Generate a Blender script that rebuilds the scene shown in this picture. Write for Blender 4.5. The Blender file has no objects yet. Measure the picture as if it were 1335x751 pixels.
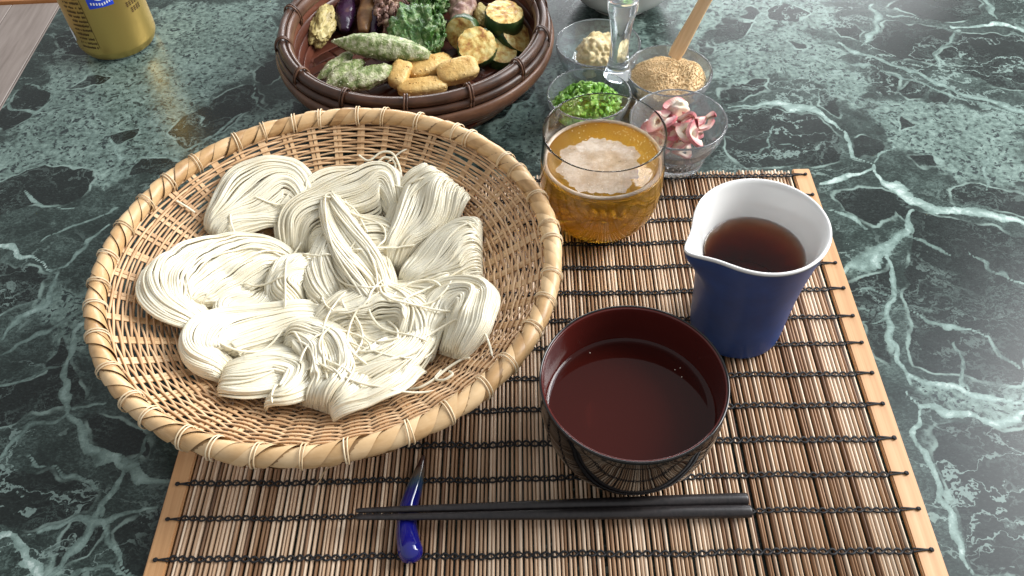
import bpy, bmesh, math, random
import numpy as np
from mathutils import Matrix, Vector, noise as mn

scene = bpy.context.scene
COL = scene.collection
rad = math.radians

# ---------------------------------------------------------------- camera
cam_d = bpy.data.cameras.new('camera')
cam_d.sensor_width = 36.0
cam_d.lens = 29.663
cam_d.clip_start = 0.01
cam_d.clip_end = 50.0
cam = bpy.data.objects.new('camera', cam_d)
COL.objects.link(cam)
_p, _r = rad(49.527), rad(-2.518)
_f = Vector((0, math.cos(_p), -math.sin(_p)))
_x = Vector((1, 0, 0))
_u = _x.cross(_f)
_rx = _x * math.cos(_r) + _u * math.sin(_r)
_ux = -_x * math.sin(_r) + _u * math.cos(_r)
cam.matrix_world = Matrix(((_rx.x, _ux.x, -_f.x, 0.0), (_rx.y, _ux.y, -_f.y, 0.0),
                           (_rx.z, _ux.z, -_f.z, 0.424), (0, 0, 0, 1)))
scene.camera = cam

# ---------------------------------------------------------------- room light
world = bpy.data.worlds.new('World')
scene.world = world
world.use_nodes = True
_bg = world.node_tree.nodes['Background']
_bg.inputs[0].default_value = (0.97, 0.985, 1.0, 1)
_bg.inputs[1].default_value = 0.50


def area(name, loc, target, sx, sy, power, color):
    d = bpy.data.lights.new(name, 'AREA')
    d.shape = 'RECTANGLE'
    d.size, d.size_y, d.energy, d.color = sx, sy, power, color
    o = bpy.data.objects.new(name, d)
    COL.objects.link(o)
    o.location = loc
    o.rotation_euler = (Vector(target) - Vector(loc)).to_track_quat('-Z', 'Y').to_euler()
    return o


# daylight from a window behind and to the right of the table
area('window_light', (1.75, 0.72, 1.12), (0.0, 0.35, 0.0), 1.25, 1.05, 66.0, (1.0, 0.985, 0.96))
# added soft lamp standing in for ceiling bounce, hazes the marble lower right
area('haze_fill_light', (1.95, 1.15, 2.1), (0.2, 0.35, 0.0), 1.5, 1.5, 36.0, (0.84, 0.92, 1.0))

# a second, lower window far behind the table
area('back_window_light', (0.5, 3.0, 0.80), (0.0, 0.4, 0.0), 2.2, 0.7, 58.0, (0.95, 0.975, 1.0))

scene.view_settings.view_transform = 'Standard'
scene.view_settings.look = 'None'
scene.view_settings.exposure = 0.12
scene.view_settings.gamma = 1.0
scene.render.engine = 'CYCLES'
scene.cycles.max_bounces = 14
scene.cycles.transmission_bounces = 12
scene.cycles.transparent_max_bounces = 12
scene.cycles.diffuse_bounces = 7
scene.cycles.glossy_bounces = 4
scene.cycles.blur_glossy = 0.5
scene.cycles.sample_clamp_indirect = 20.0
scene.cycles.use_denoising = True

# ---------------------------------------------------------------- plan of the place, metres on the table
VEINS=[(1.0, 0.00252, [(0.2269, 0.4497), (0.2468, 0.4567), (0.2692, 0.4637)]), (0.85, 0.00224, [(0.2692, 0.4637), (0.2614, 0.4754), (0.2622, 0.494), (0.2618, 0.5087)]), (0.9, 0.00224, [(0.2618, 0.5087), (0.2503, 0.5189), (0.2401, 0.535), (0.2231, 0.5451), (0.203, 0.5435), (0.1801, 0.5392)]), (1.0, 0.00308, [(0.2692, 0.4637), (0.2756, 0.4482), (0.2834, 0.4316), (0.2978, 0.4181), (0.3157, 0.4139), (0.331, 0.4091), (0.3534, 0.3965), (0.3821, 0.3845)]), (0.7, 0.00168, [(0.2692, 0.4637), (0.2796, 0.4785), (0.2886, 0.4886)]), (0.6, 0.00112, [(0.2239, 0.4227), (0.2392, 0.4156), (0.2478, 0.4015)]), (0.7, 0.00364, [(0.284, 0.4174), (0.2693, 0.3958), (0.2523, 0.3824), (0.2318, 0.3696), (0.2214, 0.362)]), (0.75, 0.00168, [(0.2526, 0.3767), (0.2485, 0.3577), (0.2464, 0.342), (0.2389, 0.3222), (0.2346, 0.3032), (0.233, 0.2871), (0.2349, 0.2737)]), (0.85, 0.00168, [(0.234, 0.2793), (0.2465, 0.2731), (0.2592, 0.2681), (0.2721, 0.2642), (0.2932, 0.2557)]), (0.9, 0.00168, [(0.2313, 0.2712), (0.2321, 0.2578), (0.2415, 0.2542), (0.2476, 0.2467), (0.2595, 0.2502), (0.2679, 0.2447), (0.2828, 0.247), (0.3057, 0.2489)]), (0.8, 0.00168, [(0.2321, 0.2578), (0.2269, 0.2377), (0.2289, 0.224), (0.227, 0.2091), (0.226, 0.1931), (0.2239, 0.1745), (0.2241, 0.1563)]), (0.45, 0.00056, [(0.2459, 0.3318), (0.2636, 0.3208), (0.2764, 0.314), (0.29, 0.3096), (0.2969, 0.2951), (0.3022, 0.2812)]), (0.6, 0.00168, [(0.3344, 0.6827), (0.3363, 0.6623), (0.3248, 0.6341), (0.3088, 0.6167)]), (0.7, 0.0007, [(0.3443, 0.6617), (0.3711, 0.6522)]), (0.9, 0.0014, [(0.3957, 0.6381), (0.4234, 0.6419), (0.4538, 0.6312), (0.4807, 0.6243)]), (0.6, 0.00112, [(0.4395, 0.7057), (0.4383, 0.6794), (0.4359, 0.6446)]), (0.4, 0.0007, [(0.394, 0.6335), (0.368, 0.5987), (0.3594, 0.5818)]), (0.6, 0.00196, [(0.2843, 0.6232), (0.3122, 0.594), (0.3451, 0.5701), (0.3696, 0.5436), (0.399, 0.5257), (0.4305, 0.5139)]), (0.45, 0.00084, [(0.2838, 0.6073), (0.3125, 0.5746), (0.3437, 0.5556), (0.3717, 0.5316), (0.4023, 0.5178)]), (0.5, 0.00084, [(0.2719, 0.3912), (0.2884, 0.3816), (0.295, 0.3742)]), (0.4, 0.00056, [(0.2464, 0.342), (0.2312, 0.3507), (0.2202, 0.3474)]), (0.4, 0.00056, [(0.2398, 0.3222), (0.2296, 0.3296), (0.2226, 0.3357)]), (0.35, 0.00056, [(0.2391, 0.3197), (0.226, 0.318), (0.2177, 0.3259)]), (0.4, 0.00056, [(0.3098, 0.3832), (0.3152, 0.3605), (0.3319, 0.3462)]), (0.3, 0.00056, [(0.2743, 0.3057), (0.2715, 0.2885), (0.2599, 0.2724)]), (0.45, 0.0007, [(0.3604, 0.4731), (0.3466, 0.4527), (0.3451, 0.4324)]), (0.45, 0.00056, [(0.2098, 0.5151), (0.2055, 0.5015), (0.1984, 0.4911), (0.1872, 0.4803)]), (0.35, 0.00056, [(0.2038, 0.4943), (0.2156, 0.4899), (0.2245, 0.484)]), (0.95, 0.00196, [(-0.372, 0.4244), (-0.3584, 0.4169), (-0.3363, 0.409), (-0.3178, 0.4014)]), (0.6, 0.00112, [(-0.3178, 0.4014), (-0.3093, 0.3945), (-0.3099, 0.3766), (-0.3113, 0.3621), (-0.3206, 0.351), (-0.3308, 0.3403)]), (0.5, 0.0014, [(-0.3178, 0.4014), (-0.306, 0.4043), (-0.2963, 0.4258), (-0.2839, 0.4404)]), (0.55, 0.00168, [(-0.2776, 0.3615), (-0.2801, 0.3363), (-0.2787, 0.3157), (-0.2752, 0.295), (-0.27, 0.2784)]), (0.6, 0.00168, [(-0.27, 0.2784), (-0.2469, 0.2554), (-0.224, 0.2395), (-0.2011, 0.2312), (-0.1876, 0.2282)]), (0.55, 0.00168, [(-0.224, 0.2395), (-0.229, 0.22), (-0.2388, 0.194), (-0.2491, 0.1803)]), (0.4, 0.00112, [(-0.2979, 0.249), (-0.2835, 0.2696), (-0.27, 0.2784)]), (1.0, 0.0028, [(-0.2916, 0.2086), (-0.2815, 0.2037), (-0.2687, 0.1954), (-0.2529, 0.1846), (-0.2434, 0.1752)]), (0.5, 0.00112, [(-0.2689, 0.2031), (-0.2479, 0.2074), (-0.2263, 0.2104), (-0.2026, 0.216)]), (0.5, 0.00084, [(-0.2881, 0.2515), (-0.262, 0.2443), (-0.2348, 0.2286)]), (0.5, 0.00084, [(-0.2706, 0.2849), (-0.2497, 0.2843)]), (0.4, 0.00112, [(-0.3259, 0.3266), (-0.3102, 0.3379), (-0.289, 0.3493), (-0.2763, 0.3747)]), (0.35, 0.00084, [(-0.3173, 0.3028), (-0.3, 0.3076), (-0.2787, 0.3157)]), (0.5, 0.00112, [(-0.229, 0.22), (-0.2182, 0.199), (-0.201, 0.1769)]), (0.35, 0.00084, [(-0.2136, 0.265), (-0.2188, 0.25), (-0.224, 0.2395)]), (0.4, 0.00084, [(-0.2496, 0.182), (-0.2207, 0.179), (-0.1968, 0.1792)]), (0.55, 0.0007, [(-0.2548, 0.5216), (-0.2348, 0.5268), (-0.2209, 0.5497), (-0.2088, 0.5587)]), (0.5, 0.0007, [(-0.2107, 0.6001), (-0.2004, 0.5681), (-0.1899, 0.5574)]), (0.6, 0.00084, [(-0.2468, 0.5613), (-0.2358, 0.5468)]), (0.5, 0.0007, [(-0.4109, 0.6169), (-0.387, 0.6043), (-0.3764, 0.6014)]), (0.45, 0.0007, [(-0.4171, 0.5938), (-0.4076, 0.5777), (-0.3882, 0.5692), (-0.375, 0.5992)]), (0.6, 0.00084, [(-0.3208, 0.5421), (-0.3061, 0.5177), (-0.2891, 0.5031)]), (0.55, 0.00084, [(-0.289, 0.5258), (-0.2703, 0.5108), (-0.2418, 0.5027)]), (0.5, 0.00084, [(-0.3572, 0.4774), (-0.3414, 0.464), (-0.3175, 0.46)]), (0.5, 0.00084, [(-0.3296, 0.4279), (-0.3121, 0.4422), (-0.283, 0.4578)]), (0.5, 0.00084, [(-0.2131, 0.6998), (-0.2045, 0.6803), (-0.2059, 0.6621)]), (0.45, 0.00084, [(-0.2445, 0.6415), (-0.2251, 0.6459), (-0.2044, 0.6215)]), (0.7, 0.00084, [(-0.0018, 0.5345), (0.0092, 0.5533), (0.0208, 0.5625)])]
DARKS=[[(-0.2659, 0.5412), (-0.2561, 0.564), (-0.2266, 0.5949), (-0.2061, 0.5955), (-0.1966, 0.5719), (-0.2249, 0.5384), (-0.251, 0.5177)], [(-0.2135, 0.6167), (-0.196, 0.6414), (-0.181, 0.6198), (-0.1911, 0.5987), (-0.2078, 0.6021)], [(-0.4068, 0.6911), (-0.3849, 0.707), (-0.3617, 0.6515), (-0.391, 0.6584)], [(-0.3678, 0.6094), (-0.3468, 0.6276), (-0.3347, 0.6223), (-0.3423, 0.6119), (-0.3584, 0.6044)], [(-0.4175, 0.5633), (-0.4095, 0.6168), (-0.3784, 0.6016), (-0.3894, 0.5653), (-0.4053, 0.5469)], [(-0.3199, 0.5411), (-0.2944, 0.547), (-0.2929, 0.5317), (-0.3082, 0.5252)], [(-0.2862, 0.5056), (-0.2486, 0.5067), (-0.2588, 0.4897), (-0.2858, 0.495)], [(0.1838, 0.6451), (0.2041, 0.6654), (0.2252, 0.6613), (0.2117, 0.6429), (0.1883, 0.6329)], [(0.1725, 0.6342), (0.1848, 0.6286), (0.1791, 0.6198), (0.1682, 0.6252)], [(0.2479, 0.626), (0.2589, 0.6275), (0.2611, 0.6204), (0.2509, 0.6166)], [(0.2995, 0.5734), (0.3131, 0.5767), (0.324, 0.5674), (0.3132, 0.5497), (0.3024, 0.5545)], [(0.3169, 0.5535), (0.3337, 0.5625), (0.3443, 0.5535), (0.3346, 0.5401), (0.3196, 0.5392)], [(0.3402, 0.5457), (0.3556, 0.5507), (0.3601, 0.5363), (0.349, 0.5293), (0.3392, 0.5358)], [(0.2908, 0.6463), (0.3074, 0.6523), (0.317, 0.6395), (0.307, 0.6285), (0.2914, 0.6344)], [(0.1761, 0.5317), (0.2034, 0.5395), (0.2325, 0.5336), (0.2476, 0.5134), (0.2552, 0.4981), (0.2466, 0.472), (0.2264, 0.4648), (0.1812, 0.4661), (0.1682, 0.486)], [(0.2581, 0.48), (0.2713, 0.5006), (0.2823, 0.4944), (0.2796, 0.4785), (0.2623, 0.471)], [(0.2336, 0.4379), (0.2527, 0.4464), (0.2708, 0.4436), (0.284, 0.4268), (0.2678, 0.4108), (0.2529, 0.4042), (0.2367, 0.4219)], [(0.3146, 0.4359), (0.3321, 0.4413), (0.3608, 0.433), (0.3685, 0.4191), (0.3571, 0.4052), (0.3333, 0.419), (0.3132, 0.4233)], [(0.2999, 0.4737), (0.3194, 0.4707), (0.3191, 0.4604), (0.3036, 0.4581)], [(0.3165, 0.6162), (0.3412, 0.6521), (0.394, 0.6335), (0.3609, 0.586), (0.3262, 0.5974)], [(0.3674, 0.5899), (0.3974, 0.6285), (0.4531, 0.6218), (0.4255, 0.5436), (0.3937, 0.5561)], [(0.351, 0.6737), (0.3729, 0.6978), (0.4344, 0.6928), (0.4275, 0.6575), (0.3892, 0.6458)], [(0.2418, 0.68), (0.2578, 0.6889), (0.2786, 0.6719), (0.2634, 0.6558), (0.2451, 0.6646)], [(0.2124, 0.6722), (0.2258, 0.6864), (0.2344, 0.678), (0.2235, 0.6663)], [(0.1758, 0.5616), (0.1931, 0.5728), (0.2096, 0.5674), (0.1881, 0.5486), (0.1732, 0.5417)], [(0.1989, 0.5703), (0.2177, 0.5752), (0.2169, 0.5607), (0.2012, 0.5577)], [(0.2568, 0.5558), (0.2727, 0.5465), (0.2619, 0.5257), (0.249, 0.5363)], [(0.32, 0.5121), (0.303, 0.5077), (0.3132, 0.5202)], [(0.2688, 0.4373), (0.2798, 0.4208), (0.306, 0.4039), (0.3491, 0.3865), (0.3469, 0.3519), (0.2994, 0.2703), (0.2431, 0.2843), (0.254, 0.3442), (0.2775, 0.3982)], [(0.2329, 0.2424), (0.2885, 0.2396), (0.2588, 0.1528), (0.2256, 0.1563), (0.2319, 0.2044)], [(0.2217, 0.3526), (0.2497, 0.3678), (0.2324, 0.308), (0.2277, 0.2852), (0.2222, 0.2911)], [(-0.0355, 0.5666), (0.003, 0.5952), (0.0292, 0.6042), (0.0208, 0.5625), (-0.0049, 0.5347), (-0.0292, 0.5268)], [(-0.1751, 0.5765), (-0.0973, 0.5509), (-0.109, 0.5419), (-0.1712, 0.5482)], [(-0.3839, 0.4876), (-0.3555, 0.5075), (-0.3166, 0.4961), (-0.3137, 0.4663), (-0.353, 0.4647), (-0.3717, 0.4538)], [(-0.3591, 0.4039), (-0.3194, 0.3966), (-0.316, 0.3703), (-0.3401, 0.3521)], [(-0.2901, 0.3368), (-0.2645, 0.3), (-0.2659, 0.289), (-0.2812, 0.2789), (-0.3053, 0.2696), (-0.3221, 0.3031), (-0.2903, 0.3071)], [(-0.2625, 0.278), (-0.2136, 0.265), (-0.2131, 0.2448), (-0.2309, 0.2457)], [(-0.3005, 0.2442), (-0.2646, 0.2415), (-0.2343, 0.2267), (-0.2388, 0.2132), (-0.2698, 0.2058), (-0.2884, 0.2111)], [(-0.2488, 0.2048), (-0.2206, 0.2079), (-0.2282, 0.191), (-0.2467, 0.1856)], [(-0.2152, 0.2032), (-0.191, 0.2246), (-0.1933, 0.1811), (-0.2064, 0.1776)]]
PALES=[[(0.2764, 0.5423), (0.3189, 0.5373), (0.4094, 0.5135), (0.3755, 0.4353), (0.3236, 0.4451), (0.3044, 0.4769), (0.2886, 0.4886)], [(0.183, 0.6264), (0.2154, 0.6474), (0.2634, 0.6558), (0.2869, 0.6139), (0.297, 0.5779), (0.292, 0.5372), (0.2568, 0.5558), (0.2311, 0.5785), (0.1915, 0.5708), (0.1748, 0.5826)], [(0.1569, 0.7157), (0.2482, 0.7081), (0.3104, 0.677), (0.2868, 0.6419), (0.2099, 0.66), (0.1634, 0.6279)], [(-0.3973, 0.6359), (-0.3683, 0.6509), (-0.3105, 0.6642), (-0.3261, 0.7284), (-0.2109, 0.7324), (-0.1995, 0.6557), (-0.2144, 0.6223), (-0.2608, 0.5623), (-0.2562, 0.5144), (-0.2893, 0.4814), (-0.3455, 0.4766), (-0.3805, 0.4624), (-0.4067, 0.5337), (-0.3828, 0.5914)], [(-0.251, 0.5177), (-0.2191, 0.5399), (-0.1879, 0.5774), (-0.161, 0.5653), (-0.2267, 0.5161)], [(-0.0111, 0.5256), (0.0276, 0.5723), (0.037, 0.5223), (0.0352, 0.4949), (0.0118, 0.4965)], [(0.2313, 0.2712), (0.2527, 0.2728), (0.2941, 0.2578), (0.2917, 0.247), (0.2691, 0.2456), (0.2419, 0.2552)], [(0.255, 0.3779), (0.2367, 0.3686), (0.2237, 0.3592), (0.2202, 0.3648), (0.2526, 0.3866), (0.2825, 0.4129), (0.2872, 0.4111)], [(-0.319, 0.3638), (-0.3078, 0.3765), (-0.2888, 0.3822), (-0.2687, 0.3481), (-0.2679, 0.3117), (-0.2776, 0.3122), (-0.3002, 0.3374)], [(-0.2529, 0.1921), (-0.239, 0.2), (-0.2365, 0.1785), (-0.2487, 0.1791)], [(0.1437, 0.6294), (0.0376, 0.5317), (0.0287, 0.5933), (0.1057, 0.7066)]]
NOODLES=[('back left', 0.017, [(-0.1935, 0.3886, 0.0054), (-0.1835, 0.3999, 0.0108), (-0.1681, 0.4174, 0.0162), (-0.1495, 0.4268, 0.0153), (-0.1362, 0.4105, 0.0099), (-0.1365, 0.3851, 0.0063)]), ('back centre', 0.019, [(-0.1463, 0.3844, 0.0054), (-0.1408, 0.404, 0.0108), (-0.122, 0.4194, 0.0135), (-0.0979, 0.4263, 0.0126), (-0.0821, 0.4282, 0.009), (-0.0737, 0.4107, 0.00405)]), ('back right', 0.02, [(-0.0815, 0.3703, 0.0063), (-0.0715, 0.3877, 0.0126), (-0.0543, 0.4095, 0.018), (-0.038, 0.4253, 0.0171)]), ('right', 0.02, [(-0.0702, 0.347, 0.0054), (-0.0568, 0.3552, 0.0135), (-0.0354, 0.3663, 0.0189), (-0.0171, 0.3664, 0.0162)]), ('lower right', 0.02, [(-0.0563, 0.2874, 0.0063), (-0.0551, 0.3093, 0.0126), (-0.0441, 0.3241, 0.0162), (-0.0275, 0.3221, 0.0144), (-0.0259, 0.3024, 0.0117), (-0.0377, 0.2864, 0.0072)]), ('centre', 0.025, [(-0.1214, 0.4264, 0.0054), (-0.1131, 0.4002, 0.0117), (-0.1021, 0.3703, 0.0162), (-0.0911, 0.3423, 0.0162), (-0.0803, 0.3206, 0.009)]), ('centre streak', 0.022, [(-0.1103, 0.4089, 0.0045), (-0.1161, 0.3775, 0.009), (-0.1168, 0.3528, 0.0108), (-0.1091, 0.3279, 0.0072)]), ('left', 0.021, [(-0.1403, 0.3739, 0.0072), (-0.1608, 0.3726, 0.0144), (-0.1847, 0.3598, 0.018), (-0.201, 0.3411, 0.0162), (-0.1997, 0.3241, 0.0117), (-0.1825, 0.3165, 0.0072)]), ('centre left', 0.022, [(-0.1226, 0.3728, 0.0081), (-0.1354, 0.363, 0.0126), (-0.1418, 0.3471, 0.0117), (-0.1344, 0.3304, 0.0072)]), ('lower left', 0.02, [(-0.1099, 0.3279, 0.0072), (-0.1322, 0.3236, 0.0126), (-0.1545, 0.316, 0.0171), (-0.1723, 0.3062, 0.018), (-0.1765, 0.2908, 0.0108), (-0.1631, 0.2831, 0.0063)]), ('bottom left', 0.017, [(-0.1674, 0.2769, 0.009), (-0.1516, 0.2795, 0.0153), (-0.1364, 0.2877, 0.0162), (-0.1215, 0.2828, 0.0126), (-0.125, 0.2626, 0.0081), (-0.1387, 0.26, 0.0054)]), ('bottom', 0.023, [(-0.1393, 0.3076, 0.0072), (-0.1248, 0.3079, 0.0135), (-0.1065, 0.2963, 0.0153), (-0.0977, 0.2717, 0.0162), (-0.1062, 0.2513, 0.0108)]), ('lower centre', 0.024, [(-0.1238, 0.3132, 0.009), (-0.1034, 0.3253, 0.0144), (-0.0787, 0.3284, 0.0153), (-0.0602, 0.314, 0.0126), (-0.0639, 0.2914, 0.009)]), ('bottom right', 0.021, [(-0.1184, 0.2827, 0.009), (-0.0969, 0.2795, 0.0162), (-0.0758, 0.2844, 0.0162), (-0.0594, 0.2968, 0.0099), (-0.0552, 0.3121, 0.0054)]), ('upper middle', 0.02, [(-0.1345, 0.3902, 0.0072), (-0.1166, 0.3904, 0.0126), (-0.0916, 0.3876, 0.0144), (-0.071, 0.3779, 0.0081)]), ('right middle', 0.017, [(-0.0866, 0.3498, 0.0072), (-0.0689, 0.3393, 0.0126), (-0.0478, 0.3392, 0.0135), (-0.0318, 0.3406, 0.0081)]), ('nest fill', 0.019, [(-0.1117, 0.3071, 0.0081), (-0.0935, 0.3072, 0.0144), (-0.0733, 0.3077, 0.0135), (-0.0607, 0.299, 0.0072)]), ('left gap', 0.015, [(-0.1491, 0.3535, 0.0063), (-0.1574, 0.3386, 0.0117), (-0.1709, 0.3314, 0.0117), (-0.1627, 0.3209, 0.0054)]), ('bottom edge', 0.015, [(-0.1037, 0.2521, 0.0072), (-0.0857, 0.2624, 0.0126), (-0.0684, 0.2716, 0.0117), (-0.0541, 0.2832, 0.0063)])]
ITEMS={'mush': [(-0.1527, 0.6384, 0.03)], 'egg1': [(-0.1322, 0.6339, 0.026), (-0.1344, 0.694, 0.034)], 'egg2': [(-0.115, 0.6271, 0.028), (-0.1106, 0.6885, 0.036)], 'pur1': [(-0.0917, 0.6389, 0.034)], 'pur1b': [(-0.0964, 0.6672, 0.036)], 'okraA': [(-0.1366, 0.5969, 0.04), (-0.0573, 0.5766, 0.036)], 'okraB': [(-0.1483, 0.5686, 0.024), (-0.1226, 0.5966, 0.028)], 'okraC': [(-0.1399, 0.5571, 0.026), (-0.1111, 0.5821, 0.03)], 'okraD': [(-0.1337, 0.5512, 0.03), (-0.0859, 0.567, 0.032)], 'shiso': [(-0.0706, 0.6103, 0.038)], 'shiso2': [(-0.0568, 0.6012, 0.036)], 'pur2': [(-0.0398, 0.6397, 0.036)], 'pur3': [(-0.0267, 0.6472, 0.038)], 'zu1': [(0.0031, 0.6193, 0.04)], 'zu2': [(-0.0195, 0.5884, 0.034)], 'zu3': [(-0.0308, 0.6112, 0.034)], 'zu4': [(0.0107, 0.6114, 0.026)], 'zu5': [(-0.0014, 0.5941, 0.022)], 'n1': [(-0.0809, 0.5651, 0.028)], 'n2': [(-0.0623, 0.573, 0.028)], 'n3': [(-0.0351, 0.564, 0.03)], 'n4': [(-0.0632, 0.5533, 0.024)], 'n5': [(-0.0503, 0.5792, 0.026)], 'gold': [(-0.0155, 0.6393, 0.03)], 'lem': [(-0.0591, 0.6501, 0.04)]}

# ---------------------------------------------------------------- helpers
def link_mesh(name, me, mat=None, parent=None):
    o = bpy.data.objects.new(name, me)
    COL.objects.link(o)
    if mat is not None and len(me.materials) == 0:
        me.materials.append(mat)
    if parent is not None:
        o.parent = parent
    return o


def mesh_np(name, v, f, mat=None, parent=None, smooth=True):
    """v (n,3) array, f (m,k) array of one polygon size, or a list of polygons"""
    me = bpy.data.meshes.new(name)
    if isinstance(f, np.ndarray):
        n, k = f.shape
        me.vertices.add(len(v))
        me.vertices.foreach_set('co', np.asarray(v, np.float32).ravel())
        me.loops.add(n * k)
        me.loops.foreach_set('vertex_index', f.astype(np.int32).ravel())
        me.polygons.add(n)
        me.polygons.foreach_set('loop_start', np.arange(0, n * k, k, dtype=np.int32))
        me.update(calc_edges=True)
    else:
        me.from_pydata([tuple(p) for p in v], [], f)
    if smooth:
        me.polygons.foreach_set('use_smooth', np.ones(len(me.polygons), dtype=bool))
    return link_mesh(name, me, mat, parent)


def mesh_bm(name, bm, mat=None, parent=None, smooth=True):
    me = bpy.data.meshes.new(name)
    bm.to_mesh(me)
    bm.free()
    if smooth:
        me.polygons.foreach_set('use_smooth', np.ones(len(me.polygons), dtype=bool))
    return link_mesh(name, me, mat, parent)


def tag(o, label, cat, group=None, kind=None):
    if label:
        o['label'] = label
    if cat:
        o['category'] = cat
    if group:
        o['group'] = group
    if kind:
        o['kind'] = kind
    return o


def empty(name, loc=(0, 0, 0), rz=0.0):
    o = bpy.data.objects.new(name, None)
    o.empty_display_size = 0.01
    COL.objects.link(o)
    o.location = loc
    o.rotation_euler = (0, 0, rz)
    return o


def tubes(P, R, sides=6, flat=1.0):
    """P (S,N,3) strand points, R radius (scalar, (N,), (S,N)); returns verts, quads"""
    P = np.asarray(P, float)
    S, N, _ = P.shape
    T = np.gradient(P, axis=1)
    T /= np.linalg.norm(T, axis=2, keepdims=True) + 1e-12
    up = np.array([0.03, 0.05, 1.0])
    A = np.cross(T, up)
    A /= np.linalg.norm(A, axis=2, keepdims=True) + 1e-9
    B = np.cross(A, T)
    R = np.broadcast_to(np.asarray(R, float), (S, N))
    ang = np.arange(sides) * 2 * np.pi / sides
    V = P[:, :, None, :] + R[:, :, None, None] * (A[:, :, None, :] * np.cos(ang)[None, None, :, None]
                                                  + flat * B[:, :, None, :] * np.sin(ang)[None, None, :, None])
    i = np.arange(S)[:, None, None] * N * sides
    j = np.arange(N - 1)[None, :, None] * sides
    k = np.arange(sides)[None, None, :]
    k2 = (k + 1) % sides
    F = np.stack([i + j + k, i + j + sides + k, i + j + sides + k2, i + j + k2], -1).reshape(-1, 4)
    return V.reshape(-1, 3), F


def tube_obj(name, pts, r, sides, mat, parent=None):
    pts = np.asarray(pts, float)
    rr = np.broadcast_to(np.asarray(r, float), (len(pts),)).copy()
    # closed ends: repeat the end points with no radius
    pts = np.concatenate([pts[:1], pts, pts[-1:]])
    pts[0] -= (pts[2] - pts[1]) * 0.05
    pts[-1] += (pts[-2] - pts[-3]) * 0.05
    rr = np.concatenate([[1e-5], rr, [1e-5]])
    v, f = tubes(pts[None], rr[None], sides)
    return mesh_np(name, v, f, mat, parent)


def catmull(P, n):
    P = np.asarray(P, float)
    Q = np.concatenate([2 * P[:1] - P[1:2], P, 2 * P[-1:] - P[-2:-1]])
    t = np.linspace(0, len(P) - 1 - 1e-9, n)
    i = t.astype(int)
    u = (t - i)[:, None]
    a, b, c, d = Q[i], Q[i + 1], Q[i + 2], Q[i + 3]
    return 0.5 * (2 * b + (c - a) * u + (2 * a - 5 * b + 4 * c - d) * u ** 2 + (3 * b - a - 3 * c + d) * u ** 3)


def lathe(name, prof, n, mat, parent=None, closed=False, mod=None, smooth=True):
    """prof [(r,z)...]; closed joins the last ring to the first; r<1e-6 makes a pole"""
    v, f, rings = [], [], []
    for r, z in prof:
        if r < 1e-6:
            rings.append([len(v)])
            v.append((0, 0, z))
        else:
            ring = []
            for k in range(n):
                a = 2 * math.pi * k / n
                rr = r if mod is None else mod(r, z, a)
                ring.append(len(v))
                v.append((rr * math.cos(a), rr * math.sin(a), z))
            rings.append(ring)
    m = len(rings)
    for i in range(m if closed else m - 1):
        a, b = rings[i], rings[(i + 1) % m]
        if len(a) == 1 and len(b) == 1:
            continue
        for k in range(n):
            k2 = (k + 1) % n
            if len(a) == 1:
                f.append((a[0], b[k2], b[k]))
            elif len(b) == 1:
                f.append((a[k], a[k2], b[0]))
            else:
                f.append((a[k], a[k2], b[k2], b[k]))
    return mesh_np(name, v, f, mat, parent, smooth)


def smooth_prof(pts, n):
    return [tuple(p) for p in catmull(np.array(pts, float), n)]


def lump(name, size, amp, freq, seed, mat, parent=None, sub=4, fine=0.25, square=2.0):
    bm = bmesh.new()
    bmesh.ops.create_icosphere(bm, subdivisions=sub, radius=1.0)
    off = Vector((seed * 3.1, seed * 1.7, seed * 0.9))
    for v in bm.verts:
        d = v.co.normalized()
        k = 1 + amp * mn.noise(d * freq + off) + amp * fine * mn.noise(d * freq * 4 + off) + amp * fine * 0.6 * mn.noise(d * freq * 9 + off)
        if square != 2.0:
            k /= (abs(d.x) ** square + abs(d.y) ** square + abs(d.z) ** square) ** (1 / square)
        v.co = Vector((d.x * size[0] * k, d.y * size[1] * k, d.z * size[2] * k))
    return mesh_bm(name, bm, mat, parent)


def box_bm(bm, x0, x1, y0, y1, z0, z1):
    vs = [bm.verts.new((x, y, z)) for x in (x0, x1) for y in (y0, y1) for z in (z0, z1)]
    for q in ((0, 1, 3, 2), (4, 6, 7, 5), (0, 4, 5, 1), (2, 3, 7, 6), (0, 2, 6, 4), (1, 5, 7, 3)):
        bm.faces.new([vs[i] for i in q])


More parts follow.
